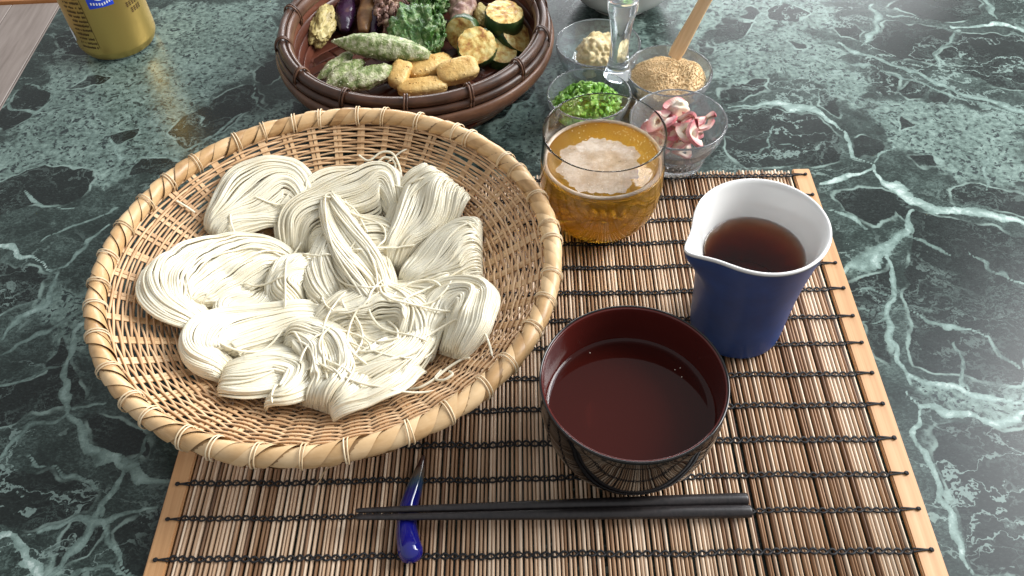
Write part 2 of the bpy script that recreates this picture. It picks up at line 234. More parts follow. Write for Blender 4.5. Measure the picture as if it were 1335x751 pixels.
# ---------------------------------------------------------------- materials
class NT:
    def __init__(self, name):
        self.m = bpy.data.materials.new(name)
        self.m.use_nodes = True
        self.t = self.m.node_tree
        self.b = self.t.nodes['Principled BSDF']

    def n(self, typ, ins=None, **props):
        nd = self.t.nodes.new(typ)
        for k, v in props.items():
            setattr(nd, k, v)
        for k, v in (ins or {}).items():
            self.put(nd.inputs[k], v)
        return nd

    def put(self, sock, v):
        if isinstance(v, bpy.types.NodeSocket):
            self.t.links.new(v, sock)
        else:
            if sock.type == 'RGBA' and len(v) == 3:
                v = tuple(v) + (1,)
            sock.default_value = v

    def set(self, **kw):
        for k, v in kw.items():
            self.put(self.b.inputs[k.replace('_', ' ')], v)
        return self

    def math(self, op, a, b=None, clamp=False):
        nd = self.n('ShaderNodeMath', operation=op, use_clamp=clamp)
        self.put(nd.inputs[0], a)
        if b is not None:
            self.put(nd.inputs[1], b)
        return nd.outputs[0]

    def obj(self):
        return self.n('ShaderNodeTexCoord').outputs['Object']

    def noise(self, co, scale, detail=4, rough=0.55, dist=0.0):
        nd = self.n('ShaderNodeTexNoise', {'Vector': co, 'Scale': scale, 'Detail': detail, 'Roughness': rough, 'Distortion': dist})
        return nd.outputs[0]

    def ramp(self, fac, stops):
        nd = self.n('ShaderNodeValToRGB', {'Fac': fac})
        cr = nd.color_ramp
        while len(cr.elements) < len(stops):
            cr.elements.new(0.5)
        for e, (p, c) in zip(cr.elements, stops):
            e.position = p
            e.color = tuple(c) + (1,) if len(c) == 3 else c
        return nd.outputs[0]

    def mix(self, fac, a, b, blend='MIX'):
        nd = self.n('ShaderNodeMix', data_type='RGBA', blend_type=blend)
        self.put(nd.inputs[0], fac)
        self.put(nd.inputs[6], a)
        self.put(nd.inputs[7], b)
        return nd.outputs[2]

    def smooth(self, v, lo, hi, a=0.0, b=1.0):
        nd = self.n('ShaderNodeMapRange', {'Value': v, 'From Min': lo, 'From Max': hi, 'To Min': a, 'To Max': b}, interpolation_type='SMOOTHSTEP')
        return nd.outputs[0]

    def bump(self, h, strength, dist):
        nd = self.n('ShaderNodeBump', {'Height': h, 'Strength': strength, 'Distance': dist})
        self.put(self.b.inputs['Normal'], nd.outputs[0])
        return self

    def stretch(self, co, s, rot=(0, 0, 0)):
        nd = self.n('ShaderNodeMapping', {'Vector': co, 'Scale': s, 'Rotation': rot})
        return nd.outputs[0]


def speckle_mat(name, stops, scale, rough, bump=0.0, bdist=0.001, detail=5, spec=0.5, **kw):
    m = NT(name)
    co = m.obj()
    nz = m.noise(co, scale, detail, 0.6)
    m.set(Base_Color=m.ramp(nz, stops), Roughness=rough)
    m.put(m.b.inputs['Specular IOR Level'], spec)
    if bump:
        m.bump(m.noise(co, scale * 2.2, 5, 0.65), bump, bdist)
    m.set(**kw)
    return m.m


def bamboo_mat(name, dark, mid, light, rough=0.45, along=(60, 60, 400), var=1.0):
    m = NT(name)
    co = m.obj()
    rnd = m.n('ShaderNodeObjectInfo').outputs['Random']
    nz = m.noise(m.stretch(co, along), 1.0, 3, 0.6)
    nz2 = m.noise(co, 55, 3, 0.6)
    v = m.math('ADD', m.math('MULTIPLY', rnd, 0.35 * var), m.math('ADD', m.math('MULTIPLY', nz, 0.4), m.math('MULTIPLY', nz2, 0.45)))
    m.set(Base_Color=m.ramp(v, [(0.28, dark), (0.55, mid), (0.9, light)]), Roughness=rough)
    m.put(m.b.inputs['Specular IOR Level'], 0.4)
    m.bump(nz, 0.25, 0.0004)
    return m.m


def glass_mat(name, color=(1, 1, 1), ior=1.46, rough=0.0):
    return NT(name).set(Base_Color=color, Roughness=rough, IOR=ior, Transmission_Weight=1.0).m


def liquid_mat(name, color, density, ior=1.34):
    m = NT(name).set(Base_Color=(1, 1, 1), Roughness=0.0, IOR=ior, Transmission_Weight=1.0)
    ab = m.n('ShaderNodeVolumeAbsorption', {'Color': color, 'Density': density})
    out = m.t.nodes['Material Output']
    m.t.links.new(ab.outputs[0], out.inputs['Volume'])
    return m.m


# marble
def marble_mat():
    m = NT('green_marble')
    co = m.obj()
    at = lambda n: m.n('ShaderNodeAttribute', attribute_name=n).outputs['Fac']
    vein, dark, pale = at('vein'), at('dark'), at('pale')
    warp = m.n('ShaderNodeTexNoise', {'Vector': co, 'Scale': 26.0, 'Detail': 5.0, 'Roughness': 0.62})
    wv = m.n('ShaderNodeVectorMath', {0: warp.outputs[1], 1: (0.5, 0.5, 0.5)}, operation='SUBTRACT')
    ws = m.n('ShaderNodeVectorMath', {0: wv.outputs[0], 'Scale': 0.055}, operation='SCALE')
    wc = m.n('ShaderNodeVectorMath', {0: co, 1: ws.outputs[0]}, operation='ADD').outputs[0]
    fine = m.noise(co, 240, 6, 0.65)
    grain = m.noise(m.stretch(co, (1, 1.6, 1), (0, 0, 0.5)), 420, 5, 0.7, 0.6)
    mid = m.noise(wc, 40, 6, 0.6)
    cloud = m.noise(co, 9, 4, 0.6)
    # region field: pale zones against dark patches
    p = m.math('ADD', pale, m.math('MULTIPLY', m.math('SUBTRACT', mid, 0.5), 1.5))
    p = m.smooth(p, 0.38, 0.66)
    d = m.math('ADD', dark, m.math('MULTIPLY', m.math('SUBTRACT', fine, 0.5), 0.35))
    d0 = d
    d = m.smooth(d, 0.42, 0.54)
    base_d = m.ramp(grain, [(0.32, (0.004, 0.006, 0.0055)), (0.58, (0.012, 0.0175, 0.016)), (0.78, (0.05, 0.068, 0.062))])
    base_m = m.ramp(m.math('ADD', m.math('MULTIPLY', grain, 0.6), m.math('MULTIPLY', mid, 0.5)),
                    [(0.40, (0.007, 0.011, 0.010)), (0.56, (0.022, 0.034, 0.030)), (0.74, (0.09, 0.130, 0.117))])
    base_p = m.ramp(m.math('ADD', m.math('MULTIPLY', fine, 0.7), m.math('MULTIPLY', mid, 0.35)),
                    [(0.38, (0.02, 0.030, 0.027)), (0.50, (0.09, 0.132, 0.117)), (0.70, (0.22, 0.30, 0.268))])
    # dark specks in the pale zones
    vs = m.n('ShaderNodeTexVoronoi', {'Vector': m.stretch(wc, (1, 1.5, 1), (0, 0, -0.5)), 'Scale': 155.0, 'Randomness': 1.0}, feature='F1')
    sp = m.math('ADD', vs.outputs['Distance'], m.math('MULTIPLY', fine, 0.35))
    sp = m.smooth(sp, 0.46, 0.56)
    base_p = m.mix(sp, (0.018, 0.027, 0.027), base_p)
    c = m.mix(p, base_m, base_p)
    c = m.mix(d, c, base_d)
    # pale seams round the dark patches
    rim_ = m.math('MULTIPLY', m.smooth(d0, 0.22, 0.36), m.smooth(d0, 0.44, 0.54, 1.0, 0.0))
    rim_ = m.math('MULTIPLY', rim_, m.smooth(m.noise(co, 38, 3, 0.5), 0.42, 0.62))
    c = m.mix(m.math('MULTIPLY', rim_, 0.8), c, (0.22, 0.30, 0.27))
    # hairline seams that wander, and broken cross seams
    def ridge(scale, w, stretch, rot, g0, g1, gs):
        nz = m.noise(m.stretch(wc, stretch, rot), scale, 4, 0.62)
        e = m.math('ABSOLUTE', m.math('SUBTRACT', nz, 0.5))
        e = m.smooth(m.math('ADD', e, m.math('MULTIPLY', m.math('SUBTRACT', fine, 0.5), w * 1.5)), w * 0.4, w, 1.0, 0.0)
        return m.math('MULTIPLY', e, m.smooth(m.noise(co, gs, 3, 0.5), g0, g1))
    n1 = ridge(11, 0.012, (1, 2.2, 1), (0, 0, -0.65), 0.42, 0.6, 8)
    n2 = ridge(24, 0.018, (1, 1.6, 1), (0, 0, -0.2), 0.47, 0.6, 13)
    n3 = ridge(60, 0.030, (1, 2.6, 1), (0, 0, -0.7), 0.45, 0.62, 17)
    c = m.mix(m.math('MULTIPLY', n3, 0.3), c, (0.12, 0.172, 0.155))
    c = m.mix(m.math('MULTIPLY', n2, 0.3), c, (0.17, 0.235, 0.212))
    c = m.mix(m.math('MULTIPLY', n1, 0.7), c, (0.21, 0.285, 0.26))
    # main veins: flat ribbons with feathered edges and pale streaks inside
    vb = at('vein_bright')
    wob_ = m.math('ADD', m.math('MULTIPLY', m.math('SUBTRACT', fine, 0.5), 1.1), m.math('MULTIPLY', m.math('SUBTRACT', mid, 0.5), 1.1))
    vn = m.math('ADD', vein, wob_)
    v1 = m.math('MULTIPLY', m.smooth(vn, 0.38, 0.50), m.smooth(vein, 0.04, 0.2))
    streak = m.noise(wc, 95, 5, 0.65)
    sv = m.math('ADD', m.math('ADD', m.math('MULTIPLY', vein, 0.35), m.math('MULTIPLY', vb, 0.55)), m.math('MULTIPLY', m.math('SUBTRACT', streak, 0.5), 1.3))
    vc = m.ramp(sv, [(0.30, (0.055, 0.082, 0.073)), (0.58, (0.14, 0.20, 0.18)), (0.82, (0.24, 0.325, 0.298)), (1.0, (0.46, 0.55, 0.52))])
    c = m.mix(m.math('MULTIPLY', v1, 0.92), c, vc)
    m.set(Base_Color=c, Roughness=m.smooth(cloud, 0.2, 0.8, 0.22, 0.32))
    m.put(m.b.inputs['Specular IOR Level'], 0.28)
    m.bump(fine, 0.02, 0.0003)
    return m.m


M = {}
M['marble'] = marble_mat()
M['weft'] = bamboo_mat('bamboo_weft', (0.30, 0.155, 0.07), (0.58, 0.36, 0.19), (0.75, 0.53, 0.32))
M['warp'] = bamboo_mat('bamboo_warp', (0.36, 0.20, 0.09), (0.60, 0.385, 0.20), (0.75, 0.54, 0.32))
M['wrap'] = bamboo_mat('bamboo_wrap', (0.25, 0.13, 0.05), (0.53, 0.33, 0.155), (0.72, 0.51, 0.29), 0.36, (90, 90, 500), 1.3)
M['tie'] = bamboo_mat('bamboo_tie', (0.38, 0.25, 0.12), (0.62, 0.46, 0.28), (0.78, 0.65, 0.45), 0.4)
M['hoop'] = bamboo_mat('bamboo_hoop', (0.16, 0.09, 0.04), (0.3, 0.18, 0.08), (0.42, 0.27, 0.13))


def noodle_mat():
    m = NT('noodle')
    co = m.obj()
    nz = m.noise(co, 90, 4, 0.6)
    m.set(Base_Color=m.ramp(nz, [(0.3, (0.87, 0.79, 0.60)), (0.55, (0.90, 0.85, 0.69)), (0.8, (0.93, 0.89, 0.77))]), Roughness=0.2, IOR=1.4, Coat_Weight=0.6, Coat_Roughness=0.07)
    m.put(m.b.inputs['Specular IOR Level'], 0.4)
    m.bump(m.noise(co, 500, 3, 0.5), 0.12, 0.0004)
    tr = m.n('ShaderNodeBsdfTranslucent', {'Color': (0.96, 0.92, 0.80)})
    mx = m.n('ShaderNodeMixShader', {0: 0.24})
    m.t.links.new(m.b.outputs[0], mx.inputs[1])
    m.t.links.new(tr.outputs[0], mx.inputs[2])
    m.t.links.new(mx.outputs[0], m.t.nodes['Material Output'].inputs['Surface'])
    return m.m


M['noodle'] = noodle_mat()


def stick_mat():
    m = NT('mat_stick')
    co = m.obj()
    rnd = m.n('ShaderNodeObjectInfo').outputs['Random']
    s = m.n('ShaderNodeCombineXYZ', {'Z': m.math('MULTIPLY', rnd, 37.0)}).outputs[0]
    cc = m.n('ShaderNodeVectorMath', {0: m.stretch(co, (420, 26, 420)), 1: s}, operation='ADD').outputs[0]
    g = m.noise(cc, 1.0, 4, 0.65)
    g2 = m.noise(m.n('ShaderNodeVectorMath', {0: m.stretch(co, (80, 7, 80)), 1: s}, operation='ADD').outputs[0], 1.0, 3, 0.6)
    v = m.math('ADD', m.math('MULTIPLY', rnd, 0.60), m.math('ADD', m.math('MULTIPLY', g, 0.35), m.math('MULTIPLY', g2, 0.45)))
    m.set(Base_Color=m.ramp(v, [(0.33, (0.10, 0.045, 0.022)), (0.50, (0.30, 0.165, 0.085)), (0.70, (0.55, 0.37, 0.235)), (0.95, (0.74, 0.58, 0.43))]), Roughness=0.5)
    m.bump(g, 0.3, 0.0004)
    return m.m


M['stick'] = stick_mat()


def wood_mat(name, c0, c1, c2, scale=(160, 9, 160), rough=0.45):
    m = NT(name)
    co = m.obj()
    g = m.noise(m.stretch(co, scale), 1.0, 5, 0.6, 0.4)
    m.set(Base_Color=m.ramp(g, [(0.25, c0), (0.5, c1), (0.75, c2)]), Roughness=rough)
    m.bump(g, 0.15, 0.0004)
    return m.m


M['slat'] = wood_mat('mat_edge_wood', (0.42, 0.21, 0.085), (0.53, 0.29, 0.13), (0.62, 0.37, 0.19), (300, 6, 300))
M['cord'] = NT('black_cord').set(Base_Color=(0.008, 0.008, 0.010), Roughness=0.75).m
M['glass'] = glass_mat('clear_glass')
M['dish_glass'] = NT('pressed_glass').set(Base_Color=(0.93, 0.97, 1.0), Roughness=0.02, IOR=1.46, Transmission_Weight=0.93).m
M['beer'] = NT('beer').set(Base_Color=(1.0, 0.56, 0.05), Roughness=0.0, IOR=1.345, Transmission_Weight=0.70).m
M['tsuyu'] = liquid_mat('tsuyu', (0.83, 0.46, 0.10), 95.0)
M['porcelain'] = NT('white_porcelain').set(Base_Color=(0.72, 0.715, 0.70), Roughness=0.12, Coat_Weight=0.4, Coat_Roughness=0.04).m


def blue_glaze():
    m = NT('blue_glaze')
    co = m.obj()
    nz = m.noise(co, 60, 4, 0.6)
    m.set(Base_Color=m.ramp(nz, [(0.3, (0.007, 0.034, 0.135)), (0.7, (0.011, 0.050, 0.19))]), Roughness=0.42)
    m.put(m.b.inputs['Specular IOR Level'], 0.35)
    m.bump(m.noise(co, 300, 3, 0.5), 0.05, 0.0005)
    return m.m


M['blue'] = blue_glaze()
M['lacquer_out'] = NT('black_lacquer').set(Base_Color=(0.006, 0.005, 0.005), Roughness=0.06, IOR=1.55).m
M['lacquer_in'] = NT('red_lacquer').set(Base_Color=(0.070, 0.0095, 0.007), Roughness=0.16, IOR=1.5).m
M['soup'] = NT('dipping_soup').set(Base_Color=(0.075, 0.0090, 0.0055), Roughness=0.008, IOR=1.36, Transmission_Weight=0.5).m
M['chop'] = speckle_mat('black_chopstick_lacquer', [(0.3, (0.010, 0.009, 0.010)), (0.7, (0.03, 0.024, 0.024))], 420, 0.38, 0.1, 0.0002)
M['foam'] = speckle_mat('beer_foam', [(0.3, (0.60, 0.47, 0.35)), (0.7, (0.70, 0.60, 0.50))], 500, 0.4, 0.15, 0.0002, Alpha=0.66)
def _foam_holes():
    t = M['foam'].node_tree
    w = NT.__new__(NT)
    w.m, w.t, w.b = M['foam'], t, t.nodes['Principled BSDF']
    co = w.obj()
    w.set(Alpha=w.smooth(w.math('ADD', w.math('MULTIPLY', w.noise(co, 75, 4, 0.5), 0.8), w.math('MULTIPLY', w.noise(co, 900, 2, 0.6), 0.2)), 0.34, 0.66, 0.38, 0.76))


_foam_holes()
M['bubble'] = NT('foam_bubble').set(Base_Color=(0.85, 0.78, 0.66), Roughness=0.2).m
M['gold'] = NT('gold_can_paint').set(Base_Color=(0.62, 0.43, 0.13), Metallic=0.85, Roughness=0.36).m
M['alu'] = NT('bare_aluminium').set(Base_Color=(0.7, 0.7, 0.7), Metallic=1.0, Roughness=0.25).m
M['can_blue'] = NT('can_blue_print').set(Base_Color=(0.02, 0.06, 0.55), Roughness=0.35).m
M['can_white'] = NT('can_white_print').set(Base_Color=(0.82, 0.84, 0.86), Roughness=0.4).m
M['can_ink'] = NT('can_brown_ink').set(Base_Color=(0.10, 0.06, 0.02), Metallic=0.3, Roughness=0.45).m
M['basket_dark'] = bamboo_mat('dark_bamboo', (0.018, 0.009, 0.006), (0.075, 0.034, 0.02), (0.17, 0.085, 0.05), 0.36)
M['basket_red'] = bamboo_mat('red_brown_bamboo', (0.028, 0.010, 0.007), (0.085, 0.026, 0.016), (0.15, 0.052, 0.03), 0.32)
M['floor'] = wood_mat('floor_wood', (0.16, 0.125, 0.105), (0.235, 0.19, 0.165), (0.30, 0.25, 0.22), (60, 5, 60), 0.4)
M['orange_wood'] = wood_mat('orange_wood', (0.25, 0.09, 0.03), (0.36, 0.15, 0.05), (0.45, 0.2, 0.08), (9, 60, 60), 0.4)
M['spoon'] = wood_mat('spoon_wood', (0.58, 0.36, 0.18), (0.72, 0.49, 0.27), (0.80, 0.60, 0.38), (220, 220, 22))
M['ginger'] = speckle_mat('grated_ginger', [(0.3, (0.55, 0.40, 0.17)), (0.55, (0.74, 0.62, 0.36)), (0.8, (0.82, 0.74, 0.52))], 260, 0.4, 0.8, 0.001, Subsurface_Weight=0.2, Subsurface_Radius=(0.003, 0.002, 0.001))
M['sesame'] = speckle_mat('ground_sesame', [(0.25, (0.46, 0.27, 0.11)), (0.5, (0.70, 0.49, 0.25)), (0.75, (0.82, 0.66, 0.42))], 700, 0.6, 0.8, 0.0008)
M['chive'] = speckle_mat('chopped_scallion', [(0.3, (0.06, 0.19, 0.015)), (0.5, (0.17, 0.38, 0.04)), (0.75, (0.48, 0.63, 0.22))], 130, 0.35, 0.2, 0.0005)


def myoga_mat():
    m = NT('myoga')
    co = m.obj()
    x = m.n('ShaderNodeSeparateXYZ', {0: co})
    r = m.math('SQRT', m.math('ADD', m.math('MULTIPLY', x.outputs[0], x.outputs[0]), m.math('MULTIPLY', x.outputs[1], x.outputs[1])))
    v = m.math('ADD', m.math('MULTIPLY', r, 95.0), m.math('MULTIPLY', m.math('SUBTRACT', m.noise(co, 160, 3, 0.6), 0.5), 0.7))
    m.set(Base_Color=m.ramp(v, [(0.2, (0.78, 0.68, 0.50)), (0.55, (0.80, 0.66, 0.56)), (0.78, (0.66, 0.30, 0.29)), (1.0, (0.48, 0.13, 0.15))]), Roughness=0.32,
          Subsurface_Weight=0.15, Subsurface_Radius=(0.002, 0.001, 0.001))
    return m.m


M['myoga'] = myoga_mat()
M['okra'] = speckle_mat('okra_batter', [(0.30, (0.08, 0.13, 0.025)), (0.45, (0.24, 0.30, 0.10)), (0.55, (0.50, 0.51, 0.30)), (0.75, (0.72, 0.70, 0.55))], 190, 0.42, 1.0, 0.002, 8)
M['crumb'] = speckle_mat('pale_batter', [(0.3, (0.50, 0.48, 0.30)), (0.7, (0.74, 0.72, 0.56))], 300, 0.4)
M['nugget'] = speckle_mat('fried_batter', [(0.3, (0.46, 0.24, 0.06)), (0.5, (0.68, 0.44, 0.15)), (0.75, (0.78, 0.58, 0.26))], 70, 0.42, 0.8, 0.0018)
M['zuc_face'] = speckle_mat('zucchini_face', [(0.34, (0.30, 0.12, 0.03)), (0.46, (0.56, 0.34, 0.09)), (0.56, (0.70, 0.55, 0.20)), (0.8, (0.76, 0.68, 0.38))], 150, 0.38, 0.5, 0.0012)
M['zuc_skin'] = speckle_mat('zucchini_skin', [(0.3, (0.010, 0.03, 0.008)), (0.55, (0.035, 0.075, 0.02)), (0.75, (0.26, 0.26, 0.09))], 70, 0.35, 0.6, 0.001)
M['shiso'] = speckle_mat('green_leaf_batter', [(0.32, (0.018, 0.065, 0.010)), (0.48, (0.06, 0.15, 0.028)), (0.6, (0.18, 0.26, 0.10)), (0.78, (0.42, 0.47, 0.33))], 190, 0.25, 0.9, 0.0015)
M['eggplant'] = speckle_mat('eggplant_skin', [(0.3, (0.010, 0.004, 0.012)), (0.6, (0.045, 0.014, 0.045)), (0.8, (0.22, 0.12, 0.08))], 55, 0.22, 0.5, 0.001)
M['egg_flesh'] = speckle_mat('eggplant_flesh', [(0.3, (0.10, 0.04, 0.018)), (0.55, (0.26, 0.13, 0.05)), (0.8, (0.52, 0.36, 0.17))], 70, 0.35, 0.6, 0.001)
M['mush'] = speckle_mat('mushroom_batter', [(0.3, (0.20, 0.14, 0.045)), (0.5, (0.45, 0.36, 0.14)), (0.75, (0.62, 0.54, 0.27))], 75, 0.4, 0.7, 0.0015)
M['purple'] = speckle_mat('purple_fritter', [(0.3, (0.10, 0.045, 0.03)), (0.48, (0.27, 0.15, 0.12)), (0.62, (0.40, 0.28, 0.18)), (0.8, (0.62, 0.52, 0.32))], 90, 0.4, 0.7, 0.0012)
M['rest'] = None


def rest_mat():
    m = NT('cobalt_glaze')
    co = m.obj()
    y = m.n('ShaderNodeSeparateXYZ', {0: co}).outputs[1]
    v = m.math('ADD', m.math('MULTIPLY', y, 14.0), m.math('MULTIPLY', m.math('SUBTRACT', m.noise(co, 120, 3, 0.6), 0.5), 0.25))
    c = m.ramp(m.math('ADD', v, 0.5), [(0.30, (0.006, 0.007, 0.16)), (0.60, (0.006, 0.008, 0.11)), (0.72, (0.02, 0.05, 0.075)), (0.79, (0.09, 0.065, 0.045)), (0.86, (0.035, 0.012, 0.010))])
    m.set(Base_Color=c, Roughness=0.07, Coat_Weight=0.5, Coat_Roughness=0.03)
    m.bump(m.noise(co, 160, 3, 0.5), 0.12, 0.0008)
    return m.m


M['rest'] = rest_mat()

# ================================================================ setting
# ---- floor beyond the table edge
floor = empty('floor', (0, 0, -0.68))
tag(floor, None, None, kind='structure')
bm = bmesh.new()
box_bm(bm, -4.0, 3.0, -2.0, 4.0, -0.06, -0.004)
mesh_bm('subfloor', bm, M['basket_dark'], floor, False)
bm = bmesh.new()
box_bm(bm, 0.0, 0.118, -1.0, 1.94, -0.004, 0.0)
bmesh.ops.bevel(bm, geom=list(bm.edges), offset=0.0012, segments=1, affect='EDGES')
pm_ = bpy.data.meshes.new('floor_plank')
bm.to_mesh(pm_)
bm.free()
pm_.materials.append(M['floor'])
for i in range(16):
    o = link_mesh('floor_plank', pm_, None, floor)
    o.location = (-2.05 + i * 0.12, 0, 0)
bm = bmesh.new()
box_bm(bm, -2.2, 0.6, 1.946, 2.10, -0.004, 0.006)
mesh_bm('threshold_board', bm, M['orange_wood'], floor, False)

# ---- marble table top with its own colour fields
X0, X1, Y0, Y1 = -0.4168, 0.95, -0.10, 1.10
ax_x = np.concatenate([np.linspace(X0, 0.50, 620), np.linspace(0.505, X1, 70)])
ax_y = np.concatenate([np.linspace(Y0, 0.125, 40), np.linspace(0.13, 0.78, 430), np.linspace(0.785, Y1, 50)])
nx, ny = len(ax_x), len(ax_y)
gx, gy = np.meshgrid(ax_x, ax_y)
rng = np.random.default_rng(5)


def vnoise(x, y, s, seed):
    r = np.random.default_rng(seed)
    tab = r.random((256, 256))
    fx, fy = (x + 3.0) * s, (y + 3.0) * s
    ix, iy = np.floor(fx).astype(int), np.floor(fy).astype(int)
    u, v = fx - ix, fy - iy
    u, v = u * u * (3 - 2 * u), v * v * (3 - 2 * v)
    g = lambda a, b: tab[a % 256, b % 256]
    return (g(ix, iy) * (1 - u) + g(ix + 1, iy) * u) * (1 - v) + (g(ix, iy + 1) * (1 - u) + g(ix + 1, iy + 1) * u) * v - 0.5


wx = gx + 0.009 * vnoise(gx, gy, 45, 1) + 0.006 * vnoise(gx, gy, 120, 2)
wy = gy + 0.009 * vnoise(gx, gy, 45, 3) + 0.006 * vnoise(gx, gy, 120, 4)


def seg_dist(px, py, a, b):
    ax, ay = a
    dx, dy = b[0] - ax, b[1] - ay
    t = np.clip(((px - ax) * dx + (py - ay) * dy) / (dx * dx + dy * dy + 1e-12), 0, 1)
    return np.hypot(px - ax - t * dx, py - ay - t * dy)


def poly_sd(px, py, P):
    d = np.full(px.shape, 9.0)
    ins = np.zeros(px.shape, bool)
    for i in range(len(P)):
        a, b = P[i], P[(i + 1) % len(P)]
        d = np.minimum(d, seg_dist(px, py, a, b))
        c = ((a[1] > py) != (b[1] > py)) & (px < (b[0] - a[0]) * (py - a[1]) / (b[1] - a[1] + 1e-12) + a[0])
        ins ^= c
    return np.where(ins, d, -d)


vein = np.zeros_like(gx)
veinb = np.zeros_like(gx)
for b, w, pts in VEINS:
    d = np.full(gx.shape, 9.0)
    e0 = np.hypot(wx - pts[0][0], wy - pts[0][1])
    e1 = np.hypot(wx - pts[-1][0], wy - pts[-1][1])
    tp = np.clip(np.minimum(e0, e1) / 0.02, 0.25, 1.0)
    for i in range(len(pts) - 1):
        d = np.minimum(d, seg_dist(wx, wy, pts[i], pts[i + 1]))
    ww = w * (0.95 + 1.3 * vnoise(gx, gy, 30, 9) + 0.6 * vnoise(gx, gy, 85, 10)) * tp
    pf = np.exp(-(d / (ww * 1.1 + 0.0007)) ** 2.0)
    veinb = np.where(pf > vein, b, veinb)
    vein = np.maximum(vein, pf)
darkf = np.zeros_like(gx)
for P in DARKS:
    darkf = np.maximum(darkf, np.clip(0.5 + poly_sd(wx, wy, P) / 0.010, 0, 1))
palef = np.zeros_like(gx)
for P in PALES:
    palef = np.maximum(palef, np.clip(0.5 + poly_sd(wx, wy, P) / 0.035, 0, 1))
# beyond the frame the slab goes on in the same kind of patches
outp = np.clip(2.2 * vnoise(wx, wy, 6, 21) + 1.1 * vnoise(wx, wy, 13, 22), 0, 1)
inside = (gx > -0.47) & (gx < 0.50) & (gy > 0.14) & (gy < 0.77)
palef = np.where(inside, palef, outp)
# the right-hand side is greyer between its patches than the left
palef = np.maximum(palef, np.where(inside & (gx > 0.17), 0.16, 0.0))
v = np.stack([gx, gy, np.zeros_like(gx)], -1).reshape(-1, 3)
ii = np.arange(nx * ny).reshape(ny, nx)
f = np.stack([ii[:-1, :-1], ii[:-1, 1:], ii[1:, 1:], ii[1:, :-1]], -1).reshape(-1, 4)
table = mesh_np('table_top', v, f, M['marble'])
for nm, arr in (('vein', vein), ('vein_bright', veinb), ('dark', darkf), ('pale', palef)):
    a = table.data.attributes.new(nm, 'FLOAT', 'POINT')
    a.data.foreach_set('value', arr.astype(np.float32).ravel())
tag(table, 'polished dark green marble table top with pale grey green veins', 'table', kind='structure')
bm = bmesh.new()
box_bm(bm, X0, X1, Y0, Y1, -0.03, -0.0008)
mesh_bm('slab_edge', bm, M['marble'], table, False)

# ================================================================ place mat
MO = Vector((0.21847, 0.45434, 0.0))
mat_root = empty('place_mat', MO, rad(-1.829))
tag(mat_root, 'brown slatted bamboo place mat stitched with rows of black cord', 'place mat')
YT, YB = 0.006, -0.327
sec = [(-1, 0.0), (-0.92, 0.55), (-0.55, 0.92), (0, 1.0), (0.55, 0.92), (0.92, 0.55), (1, 0.0)]


def stick_mesh(seed):
    r = random.Random(seed)
    v, f = [], []
    ys = [YT, YT * 0.3 + YB * 0.7, YB] if seed % 2 else [YT, YB * 0.45, YB]
    bend = [0, r.uniform(-0.0003, 0.0003), 0]
    for y, b in zip(ys, bend):
        for sx, sz in sec:
            v.append((sx * 0.001 + b, y, 0.0012 + 0.0027 * sz))
    n = len(sec)
    for j in range(2):
        for k in range(n - 1):
            f.append((j * n + k, j * n + k + 1, (j + 1) * n + k + 1, (j + 1) * n + k))
    f.append(tuple(range(n))[::-1])
    f.append(tuple(2 * n + k for k in range(n)))
    me = bpy.data.meshes.new('bamboo_stick')
    me.from_pydata(v, [], f)
    me.polygons.foreach_set('use_smooth', np.ones(len(me.polygons), dtype=bool))
    me.materials.append(M['stick'])
    return me


smeshes = [stick_mesh(i) for i in range(6)]
r = random.Random(3)
x = -0.3925
PITCH = 0.00236
nst = int((0.3925 - 0.0115) / PITCH)
for i in range(nst + 1):
    o = link_mesh('bamboo_stick', smeshes[r.randrange(6)], None, mat_root)
    w = r.uniform(0.72, 1.02)
    o.location = (x + i * PITCH + r.uniform(-0.0002, 0.0002), r.uniform(-0.0012, 0.0012), r.uniform(-0.0003, 0.0002))
    o.scale = (w, 1, r.uniform(0.9, 1.05))
    o.rotation_euler = (0, 0, r.uniform(-0.0022, 0.0022))
for x0, x1 in ((-0.4055, -0.3945), (-0.0095, 0.0030)):
    bm = bmesh.new()
    box_bm(bm, x0, x1, YB - 0.001, YT + 0.001, 0.0004, 0.0040)
    bmesh.ops.bevel(bm, geom=list(bm.edges), offset=0.0007, segments=2, affect='EDGES')
    mesh_bm('edge_slat', bm, M['slat'], mat_root, False)
# stitching: two cords crossing between pairs of sticks
L0, L1 = -0.3935, -0.0105
per = PITCH * 2
xs = np.linspace(L0, L1, int((L1 - L0) / per * 9))
ph = (xs + 0.3925 + PITCH / 2) / per * np.pi
wob = 0.0004 * np.sin(xs * 60) + 0.0003 * np.sin(xs * 173 + 1)
zz = 0.0033 + 0.0011 * np.abs(np.sin(ph)) ** 0.6
A = np.stack([xs, wob + 0.0015 * np.sin(ph), zz + 0.0002 * np.cos(ph)], -1)
B = np.stack([xs, wob - 0.0015 * np.sin(ph), zz - 0.0002 * np.cos(ph)], -1)
ends = []
for sx, xe, xi in ((-1, -0.4005, L0), (1, -0.0015, L1)):
    for s in (-1, 1):
        t = np.linspace(0, 1, len(xs))
        ends.append(np.stack([xi + (xe - xi) * t, s * 0.0009 * (1 - t) * np.sin(np.pi * (0.5 + t / 2)), 0.0043 + 0.0004 * np.sin(np.pi * t)], -1))
v, f = tubes(np.stack([A, B]), 0.00060, 5)
e = np.stack(ends)[:, ::60]
v2, f2 = tubes(e, 0.0005, 5)
kv, kf = [], []
for xe in (-0.4005, -0.0015):
    t = np.linspace(0, 2 * np.pi, 8)
    kv.append(np.stack([xe + 0.0007 * np.cos(t), 0.0007 * np.sin(t), 0.0047 + 0 * t], -1))
v3, f3 = tubes(np.stack(kv), 0.00075, 5)
